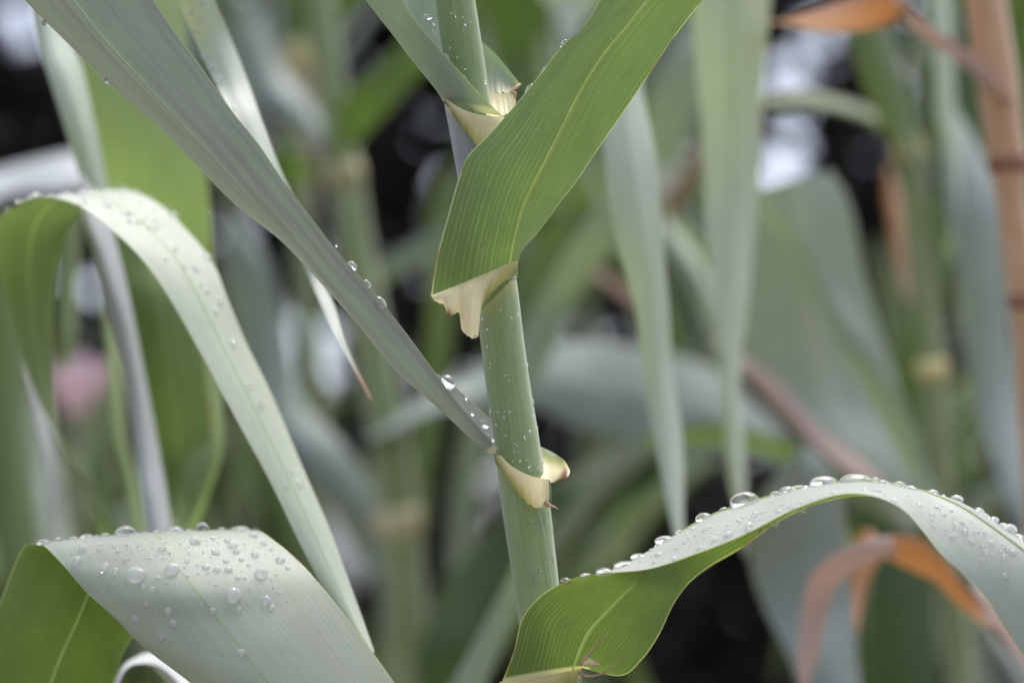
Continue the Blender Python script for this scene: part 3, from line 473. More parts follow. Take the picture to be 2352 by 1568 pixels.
S('wide milky leaf falling from the top edge and narrowing to a stalk', M['glauc'], 1.3, [(1575, -80, 1780, -80), (1590, 0, 1770, 0), (1600, 150, 1756, 150), (1610, 300, 1750, 300), (1618, 450, 1742, 450), (1633, 620, 1728, 600), (1650, 800, 1708, 800), (1668, 950, 1702, 950), (1680, 1130, 1716, 1130)])
S('broad grey leaf with a slanting cut end below the bright sky spots', M['silver'], 1.42, [(1750, 430, 1905, 392), (1725, 520, 1955, 480), (1712, 640, 1990, 640), (1715, 780, 2035, 800), (1750, 900, 2075, 930), (1840, 1020, 2115, 1050), (1930, 1120, 2150, 1150)], tilt=.03, bulge=.012, close=(False, True))
S('grey arched leaf lying behind the stem below the bright spots', M['blue'], 1.55, [(905, 955, 915, 985), (1000, 890, 1010, 945), (1100, 845, 1110, 920), (1210, 800, 1220, 930), (1340, 785, 1330, 980), (1490, 800, 1450, 1010), (1640, 850, 1570, 1040), (1760, 950, 1680, 1060)], tilt=-.035)
S('smooth green leaf behind the upper stem at the top edge', M['sat'], 1.7, [(1085, -60, 1265, -60), (1108, 50, 1256, 50), (1128, 130, 1240, 120), (1165, 200, 1215, 190)])
S('pale triangular leaf between the stem top and the bright green leaf', M['glauc'], 1.5, [(1215, -60, 1410, -60), (1250, 0, 1375, 10), (1290, 62, 1335, 62)])
S('brown dry leaf crossing between the two pale hanging leaves', M['brown'], 1.6, [(1522, 505, 1540, 512), (1545, 440, 1575, 450), (1580, 370, 1612, 388), (1612, 318, 1642, 330)])
S('small whitish leaf between the two pale hanging leaves', M['white'], 1.75, [(1480, 400, 1500, 460), (1512, 372, 1540, 430), (1570, 346, 1590, 400)])
S('grey green leaf leaning behind the top of the bright green leaf', M['sage'], 1.55, [(1465, 340, 1560, 350), (1488, 232, 1592, 250), (1528, 132, 1622, 160), (1600, 50, 1665, 80)])
S('little grey leaf leaning against the milky leaf low down', M['glauc'], 1.52, [(1535, 555, 1568, 538), (1570, 622, 1612, 600), (1602, 702, 1652, 680), (1642, 800, 1682, 780)])
S('light diagonal leaf crossing in front of the broad grey leaf', M['sage'], 1.385, [(1748, 470, 1778, 462), (1790, 560, 1850, 545), (1850, 680, 1925, 655), (1930, 810, 2005, 785), (2010, 940, 2075, 920), (2085, 1080, 2130, 1070)], tilt=-.01)
S('pink dry strip slanting down across the broad grey leaf base', M['pink'], 1.405, [(1690, 842, 1712, 818), (1760, 912, 1790, 878), (1830, 982, 1872, 950), (1900, 1052, 1952, 1030), (1960, 1102, 2012, 1090)])
S('green arched strip just above the arching leaf', M['green'], 1.46, [(1550, 985, 1550, 1022), (1650, 975, 1650, 1022), (1750, 992, 1748, 1040), (1850, 1030, 1845, 1082), (1960, 1092, 1950, 1125)])
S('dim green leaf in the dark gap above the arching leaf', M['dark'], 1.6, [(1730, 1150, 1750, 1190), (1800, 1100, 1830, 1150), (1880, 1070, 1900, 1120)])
S('blue grey leaf hanging in the dark below the arching leaf', M['blue'], 1.36, [(1760, 1120, 1915, 1080), (1722, 1220, 1935, 1160), (1728, 1310, 1952, 1270), (1762, 1410, 1962, 1385), (1812, 1510, 1967, 1500), (1852, 1610, 1982, 1620)])
S('dark green wide leaf behind the orange dry leaf', M['dark'], 1.62, [(1960, 1170, 2180, 1170), (1985, 1290, 2165, 1290), (1985, 1420, 2155, 1420), (1990, 1620, 2165, 1620)])
S('dry pink leaf curling down in a hook under the arching leaf', M['pink'], 1.26, [(1829, 1515, 1880, 1500), (1840, 1410, 1895, 1410), (1859, 1330, 1912, 1360), (1912, 1274, 1948, 1318), (1985, 1240, 2016, 1284), (2050, 1228, 2066, 1278)], close=(True, False))
S('bright orange dry leaf drooping below the arching leaf', M['orange'], 1.27, [(2030, 1232, 2030, 1284), (2100, 1234, 2088, 1312), (2165, 1282, 2152, 1342), (2212, 1345, 2196, 1384), (2255, 1395, 2240, 1420)], dry_len=.02)
S('orange brown scrap of dry leaf hanging behind the pink hook', M['orange'], 1.3, [(1940, 1270, 2030, 1265), (1948, 1340, 2000, 1330), (1958, 1400, 1980, 1400), (1962, 1430, 1972, 1430)])
S('pale pink dry strip running down behind the end of the arching leaf', M['pink'], 1.3, [(2240, 1370, 2275, 1360), (2262, 1420, 2305, 1420), (2320, 1500, 2350, 1480), (2380, 1580, 2400, 1560)])
S('grey blade tip hanging at the lower corner', M['blue'], 1.5, [(2225, 1390, 2255, 1390), (2260, 1450, 2290, 1440), (2310, 1530, 2340, 1520), (2360, 1610, 2390, 1600)])
S('upright leaf with a milky streak behind the dry twig', M['glauc'], 1.42, [(2130, -60, 2190, -60), (2145, 130, 2190, 130), (2155, 280, 2196, 280), (2180, 400, 2206, 395)])
S('deep green leaf dropping beside the jointed stem with yellow rings', M['sat'], 1.5, [(2160, 380, 2180, 380), (2140, 470, 2182, 470), (2115, 580, 2178, 580), (2090, 690, 2162, 690), (2070, 810, 2140, 810), (2060, 960, 2118, 960)])
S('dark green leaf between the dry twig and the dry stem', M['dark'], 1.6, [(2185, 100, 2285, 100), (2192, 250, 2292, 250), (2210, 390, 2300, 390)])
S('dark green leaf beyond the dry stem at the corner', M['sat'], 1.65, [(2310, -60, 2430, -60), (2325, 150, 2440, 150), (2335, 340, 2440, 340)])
S('smoky blue leaf standing behind the dry stem joint', M['blue'], 1.46, [(2160, 340, 2250, 340), (2172, 470, 2300, 470), (2192, 620, 2312, 620), (2208, 760, 2322, 760), (2235, 900, 2340, 900), (2272, 1030, 2364, 1020), (2315, 1170, 2395, 1150)], tilt=.03)
S('small rusty dry leaf hanging under a yellow ringed joint', M['orange'], 1.5, [(2033, 440, 2068, 442), (2043, 525, 2078, 530), (2058, 620, 2086, 620)], dry_len=.03)
S('pale smudge of leaf behind the dry twig', M['white'], 1.8, [(2078, 135, 2115, 155), (2118, 72, 2168, 102), (2160, 20, 2212, 50)])
S('grey leaf lying low behind the arching leaf end', M['blue'], 1.65, [(2175, 1165, 2195, 1205), (2270, 1122, 2288, 1172), (2385, 1088, 2395, 1150)])
S('green leaf in the depth beside the yellow ringed stem', M['green'], 1.75, [(2010, 640, 2060, 640), (2020, 760, 2090, 760), (2040, 900, 2100, 900), (2070, 1050, 2120, 1050)])

# ------------------------------------------------------------------ reeds further back, each with its own stem, joints and leaves
def stalk(label, pts, d, nodes, mat, node_mat, leaves=(), name='reed_plant', group='reeds', cat='reed', to_ground=True):
    d = deep(d); p3 = Pa([(x, y, d) for x, y, _ in pts]); rr = np.array([w_ for *_, w_ in pts]) * K * d * .5
    b0 = p3[-1].copy(); b0[2] = 0
    if to_ground: b0[0] += (p3[-1][0] - p3[0][0]) * .3
    root = empty(name, b0, label, cat, group)
    low = np.linspace(p3[-1], b0, 6)[1:]; al = np.concatenate([p3, low]); ra_ = np.concatenate([rr, np.full(5, rr[-1])])
    tube('culm', cr(al, 5), cr(ra_[:, None], 5)[:, 0], mat, root, 20)
    for (i, ln, ex, nm) in nodes:
        a = np.array(pts[i], float); q = np.array(pts[min(i + 1, len(pts) - 1)], float); dr = (q - a)[:2]; dr /= np.linalg.norm(dr)
        t = np.linspace(-1, 1, 9); pp = Pa([(a[0] + dr[0] * ln * k, a[1] + dr[1] * ln * k, d) for k in t])
        tube('node', pp, (a[2] * .5 + ex * (1 - np.abs(t) ** 2.5) + .3) * K * d, M[nm], root, 20)
    for lf in leaves: S(None, M[lf[0]], lf[1], lf[2], parent=root, name='leaf_blade', tilt=.02, dry_len=lf[3] if len(lf) > 3 else 0)
    return root
stalk('blurred pale green reed with a pinkish joint low down, seen past the frosty leaf tip', [(700, -300, 50), (745, 60, 60), (768, 250, 66), (792, 400, 76), (815, 560, 78), (850, 760, 84), (890, 1000, 92), (915, 1200, 98), (928, 1400, 104), (936, 1640, 106)], 1.56,
      [(3, 26, 6, 'bgnode_pink'), (7, 36, 7, 'bgnode_pink')], M['bgstem'], 'bgnode', [('sat', 1.54, [(775, 345, 800, 365), (775, 250, 832, 318), (830, 180, 890, 250), (915, 100, 955, 182), (1000, 10, 1050, 90)])])
stalk('reed with a cream and yellow joint under the dark green leaf, behind the frosty leaf', [(650, -300, 52), (655, -60, 56), (662, 60, 60), (660, 135, 62), (668, 260, 52), (690, 450, 50), (705, 700, 52), (720, 1000, 54), (740, 1600, 56)], 1.78, [(3, 34, 6, 'bgnode')], M['bgstem'], 'bgnode')
stalk('green reed with two yellow rings standing before the smoky blue leaf', [(1975, -200, 44), (2020, 80, 48), (2062, 250, 54), (2085, 342, 60), (2098, 450, 56), (2112, 600, 54), (2130, 750, 56), (2141, 850, 60), (2152, 1000, 56), (2168, 1200, 58), (2190, 1400, 60), (2212, 1640, 62)], 1.45,
      [(3, 26, 6, 'bgnode'), (7, 26, 8, 'bgnode')], M['bgstem'], 'bgnode', [('green', 1.43, [(2065, 335, 2110, 345), (2020, 280, 2100, 290), (1985, 200, 2086, 220), (1960, 120, 2062, 140), (1945, 30, 2040, 50), (1930, -60, 2010, -60)]),
      ('green', 1.47, [(2080, 335, 2080, 300), (2000, 292, 2000, 250), (1930, 266, 1930, 226), (1840, 252, 1850, 212), (1770, 250, 1780, 222)])])
dr = stalk('dry orange reed stem with dark rust coloured joints and a withered side leaf', [(2235, -400, 92), (2258, -60, 92), (2272, 60, 92), (2290, 180, 94), (2304, 300, 92), (2315, 375, 88), (2322, 450, 72), (2336, 560, 74), (2350, 660, 80), (2358, 690, 80), (2368, 800, 78), (2380, 1000, 78), (2396, 1200, 80), (2410, 1640, 82)], 1.3,
      [(5, 20, 5, 'drynode'), (9, 18, 5, 'drynode')], M['drystem'], 'drynode', [('orange', 1.29, [(2062, 2, 2078, 30), (2040, -16, 2050, 58), (1950, -2, 1955, 70), (1860, 24, 1862, 72), (1800, 42, 1800, 60)], .07), ('pink', 1.3, [(2280, 170, 2262, 200), (2210, 105, 2190, 140), (2150, 65, 2132, 98), (2090, 20, 2075, 48), (2055, -10, 2045, 20)])], name='dry_reed', group=None, cat='dry reed')
for k, (x, y, d, lb) in enumerate([(520, 300, 2.3, 'slim far reed glimpsed between the grey leaf and the frosty leaf'), (1320, 300, 2.4, 'slim far reed in the dark just behind the bright green leaf'), (2230, 900, 2.2, 'slim far reed standing in the dark beyond the smoky blue leaf')]):
    stalk(lb, [(x - 20, y - 900, 30), (x, y - 300, 32), (x + 10, y, 34), (x + 25, y + 400, 36), (x + 40, y + 1000, 36)], d, [(2, 14, 4, 'bgnode')], M['bgstem'], 'bgnode')

# more of the thicket: far leaves that only show as soft strokes
shade = [(-60, 40, 78, 360), (835, 150, 1015, 600), (1265, 690, 1425, 800), (1865, 80, 1995, 720), (1545, 1230, 1760, 1600), (475, 430, 650, 640), (1080, 1150, 1130, 1400)]
hot = [(38, 26), (705, 830), (655, 735), (1736, 372), (1800, 380), (1800, 190), (1360, 930), (200, 665), (895, 845), (1345, 775)]
k = tries = 0
while k < 95 and tries < 6000:
    tries += 1
    x, y = random.uniform(-150, 2500), random.uniform(100, 1800); an = R(-90 + random.gauss(0, 26)); cv = random.gauss(0, .28); st = random.uniform(110, 210); wd_ = random.uniform(18, 52); d = random.uniform(1.75, 2.7); rows = []; ok = True
    for q in range(6):
        nx, ny = -math.sin(an), math.cos(an); ww = wd_ * (1 - .12 * q) * (.6 if q == 0 else 1)
        rows.append((x - nx * ww, y - ny * ww, x + nx * ww, y + ny * ww))
        m_ = wd_ + 12
        for f_ in (0, .25, .5, .75):
            X, Y = x + math.cos(an) * st * f_, y + math.sin(an) * st * f_
            if any(a_ - m_ < X < c_ + m_ and b_ - m_ < Y < e_ + m_ for a_, b_, c_, e_ in shade) or any(math.hypot(X - a_, Y - b_) < 62 + m_ for a_, b_ in hot): ok = False
        if not ok: break
        x += math.cos(an) * st; y += math.sin(an) * st; an += cv
    if not ok: continue
    S('soft far reed leaf lost in the blur behind the nearer reeds', M[random.choice(('green', 'green', 'sage', 'glauc', 'dark', 'olive', 'blue', 'sage', 'pink' if k % 6 == 0 else 'green'))], d, rows, nv=4, tilt=random.uniform(-.04, .04))
    o_ = C.objects[-1]; k += 1
for o_ in C.objects:
    if o_.get('label', '').startswith('soft far'): o_['group'] = 'far reed leaves lost in the blur'

k = tries = 0
while k < 42 and tries < 8000:       # narrower blades and stalks crossing at middle depth
    tries += 1
    x, y = random.uniform(500, 2450), random.uniform(300, 1750); an = R(-90 + random.gauss(0, 22)); cv = random.gauss(0, .16); st = random.uniform(90, 150); wd_ = random.uniform(9, 24); d = random.uniform(1.6, 2.0); rows = []; ok = True
    for q in range(6):
        nx, ny = -math.sin(an), math.cos(an); ww = wd_ * (1 - .13 * q) * (.6 if q == 0 else 1); rows.append((x - nx * ww, y - ny * ww, x + nx * ww, y + ny * ww)); m_ = wd_ + 8
        for f_ in (0, .25, .5, .75):
            X, Y = x + math.cos(an) * st * f_, y + math.sin(an) * st * f_
            if any(a_ - m_ < X < c_ + m_ and b_ - m_ < Y < e_ + m_ for a_, b_, c_, e_ in shade) or any(math.hypot(X - a_, Y - b_) < 70 + m_ for a_, b_ in hot): ok = False
        if not ok: break
        x += math.cos(an) * st; y += math.sin(an) * st; an += cv
    if not ok: continue
    o_, _ = S('narrow blurred reed blade among the crossing blades in the middle depth', M[random.choice(('green', 'lime', 'olive', 'sat', 'sage', 'glauc', 'green'))], d, rows, nv=4, tilt=random.uniform(-.02, .02), bulge=.004)
    o_['group'] = 'narrow blurred blades in the middle depth'; k += 1

# the pink flower in the depth: cupped petals round a small heart
fl_c = P(190, 890, 1.95); fl = empty('flower', (fl_c[0], fl_c[1], 0), 'blurred pale pink flower seen through the loop of the arched leaf', 'flower')
for k in range(9):
    a = k * 2.4; tl = 0.25 + 0.1 * k; V = []; n = 9
    for i in range(n):
        for j in range(n):
            s, t = i / (n - 1), (j / (n - 1) - .5) * 2
            r_ = .014 + .011 * math.sin(s * 2.2) * (1 if k < 5 else .75); ang = a + t * .75 * math.sin(math.pi * min(1, s * .8 + .12))
            z = (s - .45) * .045; V.append(fl_c + np.array((r_ * math.cos(ang), r_ * math.sin(ang), z)) * (1.0 if k < 5 else .8))
    mesh('petal', V, grid_faces(n, n), None, None, M['petal'], fl, np.array(fl['_base']))
tube('stem', np.linspace(fl_c - np.array((0, 0, .02)), (fl_c[0], fl_c[1], 0), 8), np.full(8, .003), M['bgstem'], fl, 10)

# ------------------------------------------------------------------ dark hedge behind everything, with a few gaps where the sky comes through
gaps = [(38, 26, 14), (62, 78, 5), (700, 780, 22), (714, 860, 22), (722, 815, 18), (655, 735, 6), (1730, 385, 12), (1806, 420, 12), (1826, 335, 11), (1800, 225, 15), (1838, 145, 9), (1360, 930, 9), (200, 665, 8), (895, 845, 5), (1345, 775, 6), (1900, 70, 8), (1580, 725, 5), (2080, 20, 6), (540, 520, 4), (1130, 1120, 3)]
n = 120000
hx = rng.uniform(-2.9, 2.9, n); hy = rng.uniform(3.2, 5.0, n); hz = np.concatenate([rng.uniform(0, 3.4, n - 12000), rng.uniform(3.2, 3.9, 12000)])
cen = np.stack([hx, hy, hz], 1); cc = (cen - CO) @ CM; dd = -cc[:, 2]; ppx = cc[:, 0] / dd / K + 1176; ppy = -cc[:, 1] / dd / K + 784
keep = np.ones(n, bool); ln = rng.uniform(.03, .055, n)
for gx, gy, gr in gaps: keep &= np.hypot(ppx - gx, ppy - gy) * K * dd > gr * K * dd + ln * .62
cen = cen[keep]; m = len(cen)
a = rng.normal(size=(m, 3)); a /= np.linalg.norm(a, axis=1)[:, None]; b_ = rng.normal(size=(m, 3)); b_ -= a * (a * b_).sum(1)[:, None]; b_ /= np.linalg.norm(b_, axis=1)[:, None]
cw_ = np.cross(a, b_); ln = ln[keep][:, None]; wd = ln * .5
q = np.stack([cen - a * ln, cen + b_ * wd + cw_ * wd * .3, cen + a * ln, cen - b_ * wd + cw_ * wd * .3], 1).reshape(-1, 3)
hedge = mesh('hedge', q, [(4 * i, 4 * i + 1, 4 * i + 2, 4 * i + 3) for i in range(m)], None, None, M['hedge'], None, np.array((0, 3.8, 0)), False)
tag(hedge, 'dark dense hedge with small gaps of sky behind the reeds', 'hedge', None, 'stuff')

# ------------------------------------------------------------------ water drops
def drop_mesh(seed, h, mat):
    r = np.random.default_rng(seed); ns, nr = 18, 9; V = [(0, 0, h)]; ph = r.uniform(0, 6, 3); am = r.uniform(.02, .07, 3)
    for i in range(1, nr + 1):
        t = i / nr * math.pi * .58
        for k in range(ns):
            an = 2 * math.pi * k / ns; f = 1 + am[0] * math.sin(2 * an + ph[0]) + am[1] * math.sin(3 * an + ph[1]) * .6
            V.append((math.sin(t) * f * math.cos(an), math.sin(t) * f * math.sin(an), h * (math.cos(t) + .18) / 1.18 - .03))
    F = [(0, 1 + k, 1 + (k + 1) % ns) for k in range(ns)]
    for i in range(nr - 1):
        for k in range(ns): p = 1 + i * ns; F.append((p + k, p + ns + k, p + ns + (k + 1) % ns, p + (k + 1) % ns))
    F.append(tuple(1 + (nr - 1) * ns + k for k in range(ns))[::-1])
    me = bpy.data.meshes.new('water_droplet'); me.from_pydata(V, [], F); me.polygons.foreach_set('use_smooth', [True] * len(me.polygons)); me.materials.append(mat); return me
DM = [drop_mesh(i, h, M['water']) for i, h in enumerate((.55, .62, .7, .5, .8))]; DF = [drop_mesh(i + 9, h, M['water_face']) for i, h in enumerate((.55, .62, .7, .5, .8))]
DW = [drop_mesh(i + 20, .3, M['water_film']) for i in range(3)]
camp = Vector(CO)
def bvh(V):
    nr, nc = V.shape[:2]; return BVHTree.FromPolygons([Vector(p) for p in V.reshape(-1, 3)], grid_faces(nr, nc))
def ray(px, py): return (Vector(P(px, py, 1.0)) - camp).normalized()
def put(loc, nrm, rx, ry, d, label, group, roll=None, tall=1.0, face=False):
    o = bpy.data.objects.new('water_droplet', random.choice({True: DF, False: DM, 'film': DW}[face])); C.objects.link(o)
    o.location = loc; o.rotation_mode = 'QUATERNION'
    z = Vector(nrm).normalized(); right = Vector(CM @ np.array((1.0, 0, 0))); x = (right - z * right.dot(z))
    if x.length < .05: x = Vector(CM @ np.array((0, 1.0, 0))); x -= z * x.dot(z)
    x.normalize(); y = z.cross(x); rot = Matrix((x, y, z)).transposed().to_quaternion(); o.rotation_quaternion = rot @ Quaternion((0, 0, 1), roll if roll is not None else 0)
    s = rx * K * d; o.scale = (s, ry * K * d, min(s, ry * K * d * 1.4) * tall); tag(o, label, 'water drop', group); return o
def on(bv, px, py, rx, ry, label, group, **kw):
    h, nr, i, dist = bv.ray_cast(camp, ray(px, py))
    if h is None: return None
    if nr.dot(h - camp) > 0: nr = -nr
    # the pixel sizes are as seen: undo the foreshortening of the surface
    vdir = (h - camp).normalized(); up = Vector(CM @ np.array((0, 1.0, 0))); f = max(.45, abs(nr.dot(vdir)))
    return put(h, nr, rx, max(ry, min(rx, ry / f)), dist * .99, label, group, **{'tall': 1.3, 'face': True, **kw})
def crest(bv, px, py, rx, ry, label, group, tall=1.1):
    """sit a drop on the upper outline of a leaf: step down to the first point of the blade"""
    for k in range(-40, 60, 2):
        h, nr, i, dist = bv.ray_cast(camp, ray(px, py + k))
        if h is not None:
            if nr.z < 0: nr = -nr
            nv = nr.normalized() * .5 + Vector(CM @ np.array((0, 1.0, .35)))
            return put(h, nv, rx, rx * .8, dist * .99, label, group, tall=tall * random.uniform(.95, 1.3) * ry / (rx * .75), roll=random.uniform(-.5, .5))
def at(px, py, d, rx, ry, nc, label, group, **kw):
    return put(Vector(P(px, py, d)), Vector(CM @ np.array(nc, float)), rx, ry, d, label, group, **kw)

beads = []
def bead(bv, px, py, r_):
    h, nr, i, dist = bv.ray_cast(camp, ray(px, py))
    if h is None: return False
    if nr.dot(h - camp) > 0: nr = -nr
    beads.append((h, nr.normalized(), r_ * K * dist)); return True
bE, bF, bD, bG, bB = bvh(VE), bvh(VF), bvh(VD), bvh(VG), bvh(VB)
e4 = lambda x, y: (x * .504, 778 + y * .504)
GE = 'water drops on the broad bent leaf'
big = {(620, 1078): 'largest oval water drop on the broad bent leaf, apart at its lower side', (785, 1050): 'large round drop beside the largest oval one on the bent leaf', (1065, 1168): 'large tilted drop low on the bent leaf, above a small round one',
       (1190, 1068): 'large drop nearest the far margin of the bent leaf', (1213, 1190): 'drop with a smaller one touching beneath it on the bent leaf', (1278, 1005): 'clear drop beside the sloping margin of the bent leaf', (475, 1045): 'long crescent shaped drop on the bent leaf', (1098, 1430): 'lone small drop lowest on the bent leaf beside its midrib'}
E = [(620, 1078, 45, 32), (785, 1050, 35, 29), (1065, 1168, 36, 32), (1190, 1068, 31, 28), (1213, 1190, 22, 22), (475, 1045, 18, 32), (350, 1012, 22, 20), (940, 1040, 18, 16), (988, 1050, 19, 16), (1042, 1050, 20, 18), (1060, 942, 22, 16), (1278, 1005, 23, 20), (1162, 985, 19, 14), (1030, 1012, 15, 12), (1100, 1005, 15, 12), (1200, 935, 16, 12), (890, 922, 25, 14), (970, 908, 14, 11), (738, 955, 16, 14), (378, 958, 19, 11), (452, 960, 12, 9), (456, 940, 13, 8), (520, 945, 11, 8), (536, 968, 11, 9), (527, 1058, 14, 15), (852, 1012, 12, 11), (1085, 1088, 15, 15), (1115, 1090, 10, 10), (1238, 1222, 14, 13), (1088, 1233, 14, 13), (970, 1238, 13, 13), (766, 1240, 17, 17), (788, 1297, 18, 20), (618, 1280, 20, 22), (738, 1360, 15, 20), (1098, 1430, 19, 20), (664, 1212, 12, 12), (695, 1140, 13, 11), (653, 1128, 10, 10), (720, 1090, 11, 10), (760, 1110, 8, 8), (798, 1112, 7, 8), (883, 1135, 6, 7), (920, 1210, 7, 7), (983, 1120, 6, 6), (1135, 1032, 12, 9), (1150, 1105, 8, 7), (1234, 1092, 8, 8), (1310, 1043, 13, 9), (1285, 945, 11, 8), (1232, 962, 10, 7), (1075, 970, 17, 13), (985, 973, 17, 13), (1035, 920, 15, 11), (630, 943, 8, 7), (578, 940, 9, 7), (683, 1000, 7, 6), (720, 1250, 8, 8), (1265, 1153, 7, 6), (1287, 1160, 6, 6), (1310, 1195, 6, 5), (470, 1155, 7, 6), (855, 1078, 9, 8), (900, 1030, 8, 7), (948, 1065, 9, 7), (903, 1068, 7, 6), (1182, 1140, 6, 6), (1140, 1135, 7, 6), (1245, 1132, 6, 5), (1258, 1075, 6, 5), (840, 1040, 7, 6), (575, 1005, 14, 8), (1155, 898, 20, 10), (600, 975, 6, 5)]
for x, y, rx, ry in E:
    px, py = e4(x, y); on(bE, px, py, rx * .504, ry * .504, big.get((x, y), 'small to middling drop scattered over the face of the broad bent leaf'), GE, roll=random.uniform(-.3, .3))
k = 0
while k < 330:
    x = random.gauss(820, 300); y = random.choice((random.uniform(893, 990), random.uniform(893, 1040), random.gauss(930, 25)))
    if not (300 < x < 1290 and 890 < y < 1060): continue
    r_ = random.choice((1.8, 2, 2.5, 2.5, 3, 3.5, 4, 5, 6.5)); px, py = e4(x, y)
    if bead(bE, px, py, r_ * .5): k += 1
for x, y, rx, ry, lb in [(200, 912, 34, 20, 'long low drop at the corner where the bent leaf folds over'), (268, 900, 18, 13, None), (335, 897, 22, 11, None), (395, 893, 32, 13, None), (480, 890, 22, 13, None), (570, 868, 52, 28, 'widest dome of water on the crest of the bent leaf'), (660, 874, 14, 9, None), (715, 870, 18, 11, None), (790, 865, 46, 20, 'low wide dome of water in the middle of the bent leaf crest'), (860, 868, 16, 9, None), (922, 872, 34, 28, 'round white dome of water next to the low wide one on the crest'), (1010, 866, 20, 11, None), (1090, 852, 46, 22, 'dome of water at the high end of the bent leaf crest'), (1165, 876, 18, 12, None), (620, 880, 12, 8, None), (440, 885, 12, 10, None)]:
    px, py = e4(x, y); crest(bE, px, py, rx * .504, ry * .504, lb or 'little dome of water lined up along the crest of the bent leaf', GE)

d6 = lambda x, y: (1562 + x * .504, 778 + y * .504); d5 = lambda x, y: (781 + x * .504, 778 + y * .504)
GD = 'water drops on the arching leaf'
for f, x, y, rx, ry, lb in [(d6, 300, 745, 74, 42, 'biggest dome of water on the rising back of the arching leaf'), (d6, 110, 815, 42, 26, None), (d6, 200, 790, 22, 18, None), (d6, 490, 695, 44, 26, None), (d6, 548, 690, 20, 18, None), (d6, 655, 668, 66, 40, 'wide dome of water just before the top of the arching leaf'), (d6, 800, 655, 74, 34, 'long dome of water on the very top of the arching leaf'), (d6, 890, 668, 26, 20, None), (d6, 940, 660, 22, 15, None), (d6, 1000, 660, 32, 20, None), (d6, 1150, 712, 30, 24, None), (d6, 1260, 728, 32, 28, None), (d6, 1360, 790, 26, 24, None), (d6, 1430, 830, 26, 20, None), (d6, 1500, 865, 38, 30, None),
                           (d5, 1480, 895, 46, 26, None), (d5, 1290, 972, 46, 24, 'pair of merged drops low on the back of the arching leaf'), (d5, 1205, 1005, 42, 24, None), (d5, 1120, 1054, 27, 15, None), (d5, 1030, 1096, 25, 13, 'lowest drop on the arching leaf, where it meets the stem'), (d5, 1360, 955, 40, 20, None), (d5, 1545, 960, 18, 14, None)]:
    px, py = f(x, y)
    crest(bD, px, py, rx * .504, ry * .504, lb or 'rounded drop in the row along the upper outline of the arching leaf', GD)
for f, x, y, r_ in [(d6, 315, 855, 24), (d6, 220, 895, 25), (d6, 160, 915, 18), (d6, 85, 955, 14), (d6, 60, 865, 15), (d6, 345, 800, 18), (d6, 975, 740, 18), (d6, 450, 790, 16), (d6, 520, 770, 14), (d6, 700, 705, 15), (d6, 20, 930, 13), (d5, 1430, 1020, 9), (d5, 1370, 1012, 11), (d5, 1520, 1000, 14), (d5, 1450, 985, 17), (d5, 1300, 1030, 12), (d6, 1090, 760, 14), (d6, 1200, 800, 14), (d6, 1300, 880, 16), (d6, 1420, 930, 14), (d6, 1520, 970, 18), (d6, 1380, 1010, 12), (d6, 1240, 900, 12), (d6, 400, 850, 12), (d6, 270, 830, 15), (d6, 130, 860, 16), (d6, 600, 735, 13), (d6, 840, 690, 12), (d6, 1150, 850, 12), (d6, 1480, 1080, 12)]:
    px, py = f(x, y); on(bD, px, py, r_ * .504, r_ * .45, 'small bright drop on the upper face of the arching leaf', GD)
for k in range(36):
    x = random.uniform(-420, 1560); y0 = np.interp(x, [-420, -150, 300, 800, 1150, 1500], [1020, 930, 740, 650, 700, 860]); px, py = d6(x, y0); r_ = random.choice((5, 6, 8, 9, 12, 15))
    crest(bD, px, py, r_, r_ * random.uniform(.5, .9), 'rounded drop in the row along the upper outline of the arching leaf', GD)
for k in range(240):
    x = random.uniform(-150, 1500); y0 = np.interp(x, [-150, 300, 800, 1150, 1500], [960, 830, 690, 760, 960]); px, py = d6(x, y0 + random.uniform(-30, 75)); r_ = random.choice((1.5, 2, 2.5, 3, 4, 5.5, 7))
    bead(bD, px, py, r_)
for x, y, r_, lb in [(433, 850, 15, 'little drop hanging under the arching leaf, lower of two'), (560, 787, 15, 'little drop hanging under the arching leaf, nearer its top'), ]:
    px, py = d6(x, y); at(px, py - 5, 1.018, r_ * .504, r_ * .504, (.1, -1, .1), lb, 'drops hanging under the arching leaf', tall=1.5)

GC = 'drops clinging to the edge of the long grey leaf'
for px, py, r_, n_, lb in [(808, 611, 13, (.72, .62, .25), 'uppermost of three drops on the edge of the long grey leaf'), (841, 653, 12, (.72, .62, .25), 'middle drop of three on the edge of the long grey leaf'), (873, 697, 18, (.72, .62, .25), 'biggest of three drops on the edge of the long grey leaf'), (243, 184, 12, (-.7, -.6, .4), 'drop on the lower margin of the long grey leaf near the top'), (103, 52, 9, (-.7, -.6, .4), 'faint drop at the top of the long grey leaf margin'), (480, 489, 3, (.7, .6, .3), 'tiny bead on the upper edge of the long grey leaf'), (772, 565, 4, (.7, .6, .3), 'tiny bead above the three drops on the grey leaf edge')]:
    at(px, py, .988, r_, r_, n_, lb, GC, tall=1.25)
for px, py, rx, ry, lb in [(1028, 878, 19, 21, 'big clear drop sitting in the channel of the long grey leaf'), (1111, 974, 15, 10, 'flat drop lying in the channel near the stem'), (1128, 1006, 13, 12, 'drop lodged where the grey leaf channel meets the stem'), (1071, 915, 4, 4, 'bead in the channel below the big clear drop'), (1084, 950, 6, 5, 'small drop half way down the channel')]:
    at(px, py, 1.0, rx, ry, (.45, .6, .6), lb, 'drops in the channel of the long grey leaf', tall=1.0)

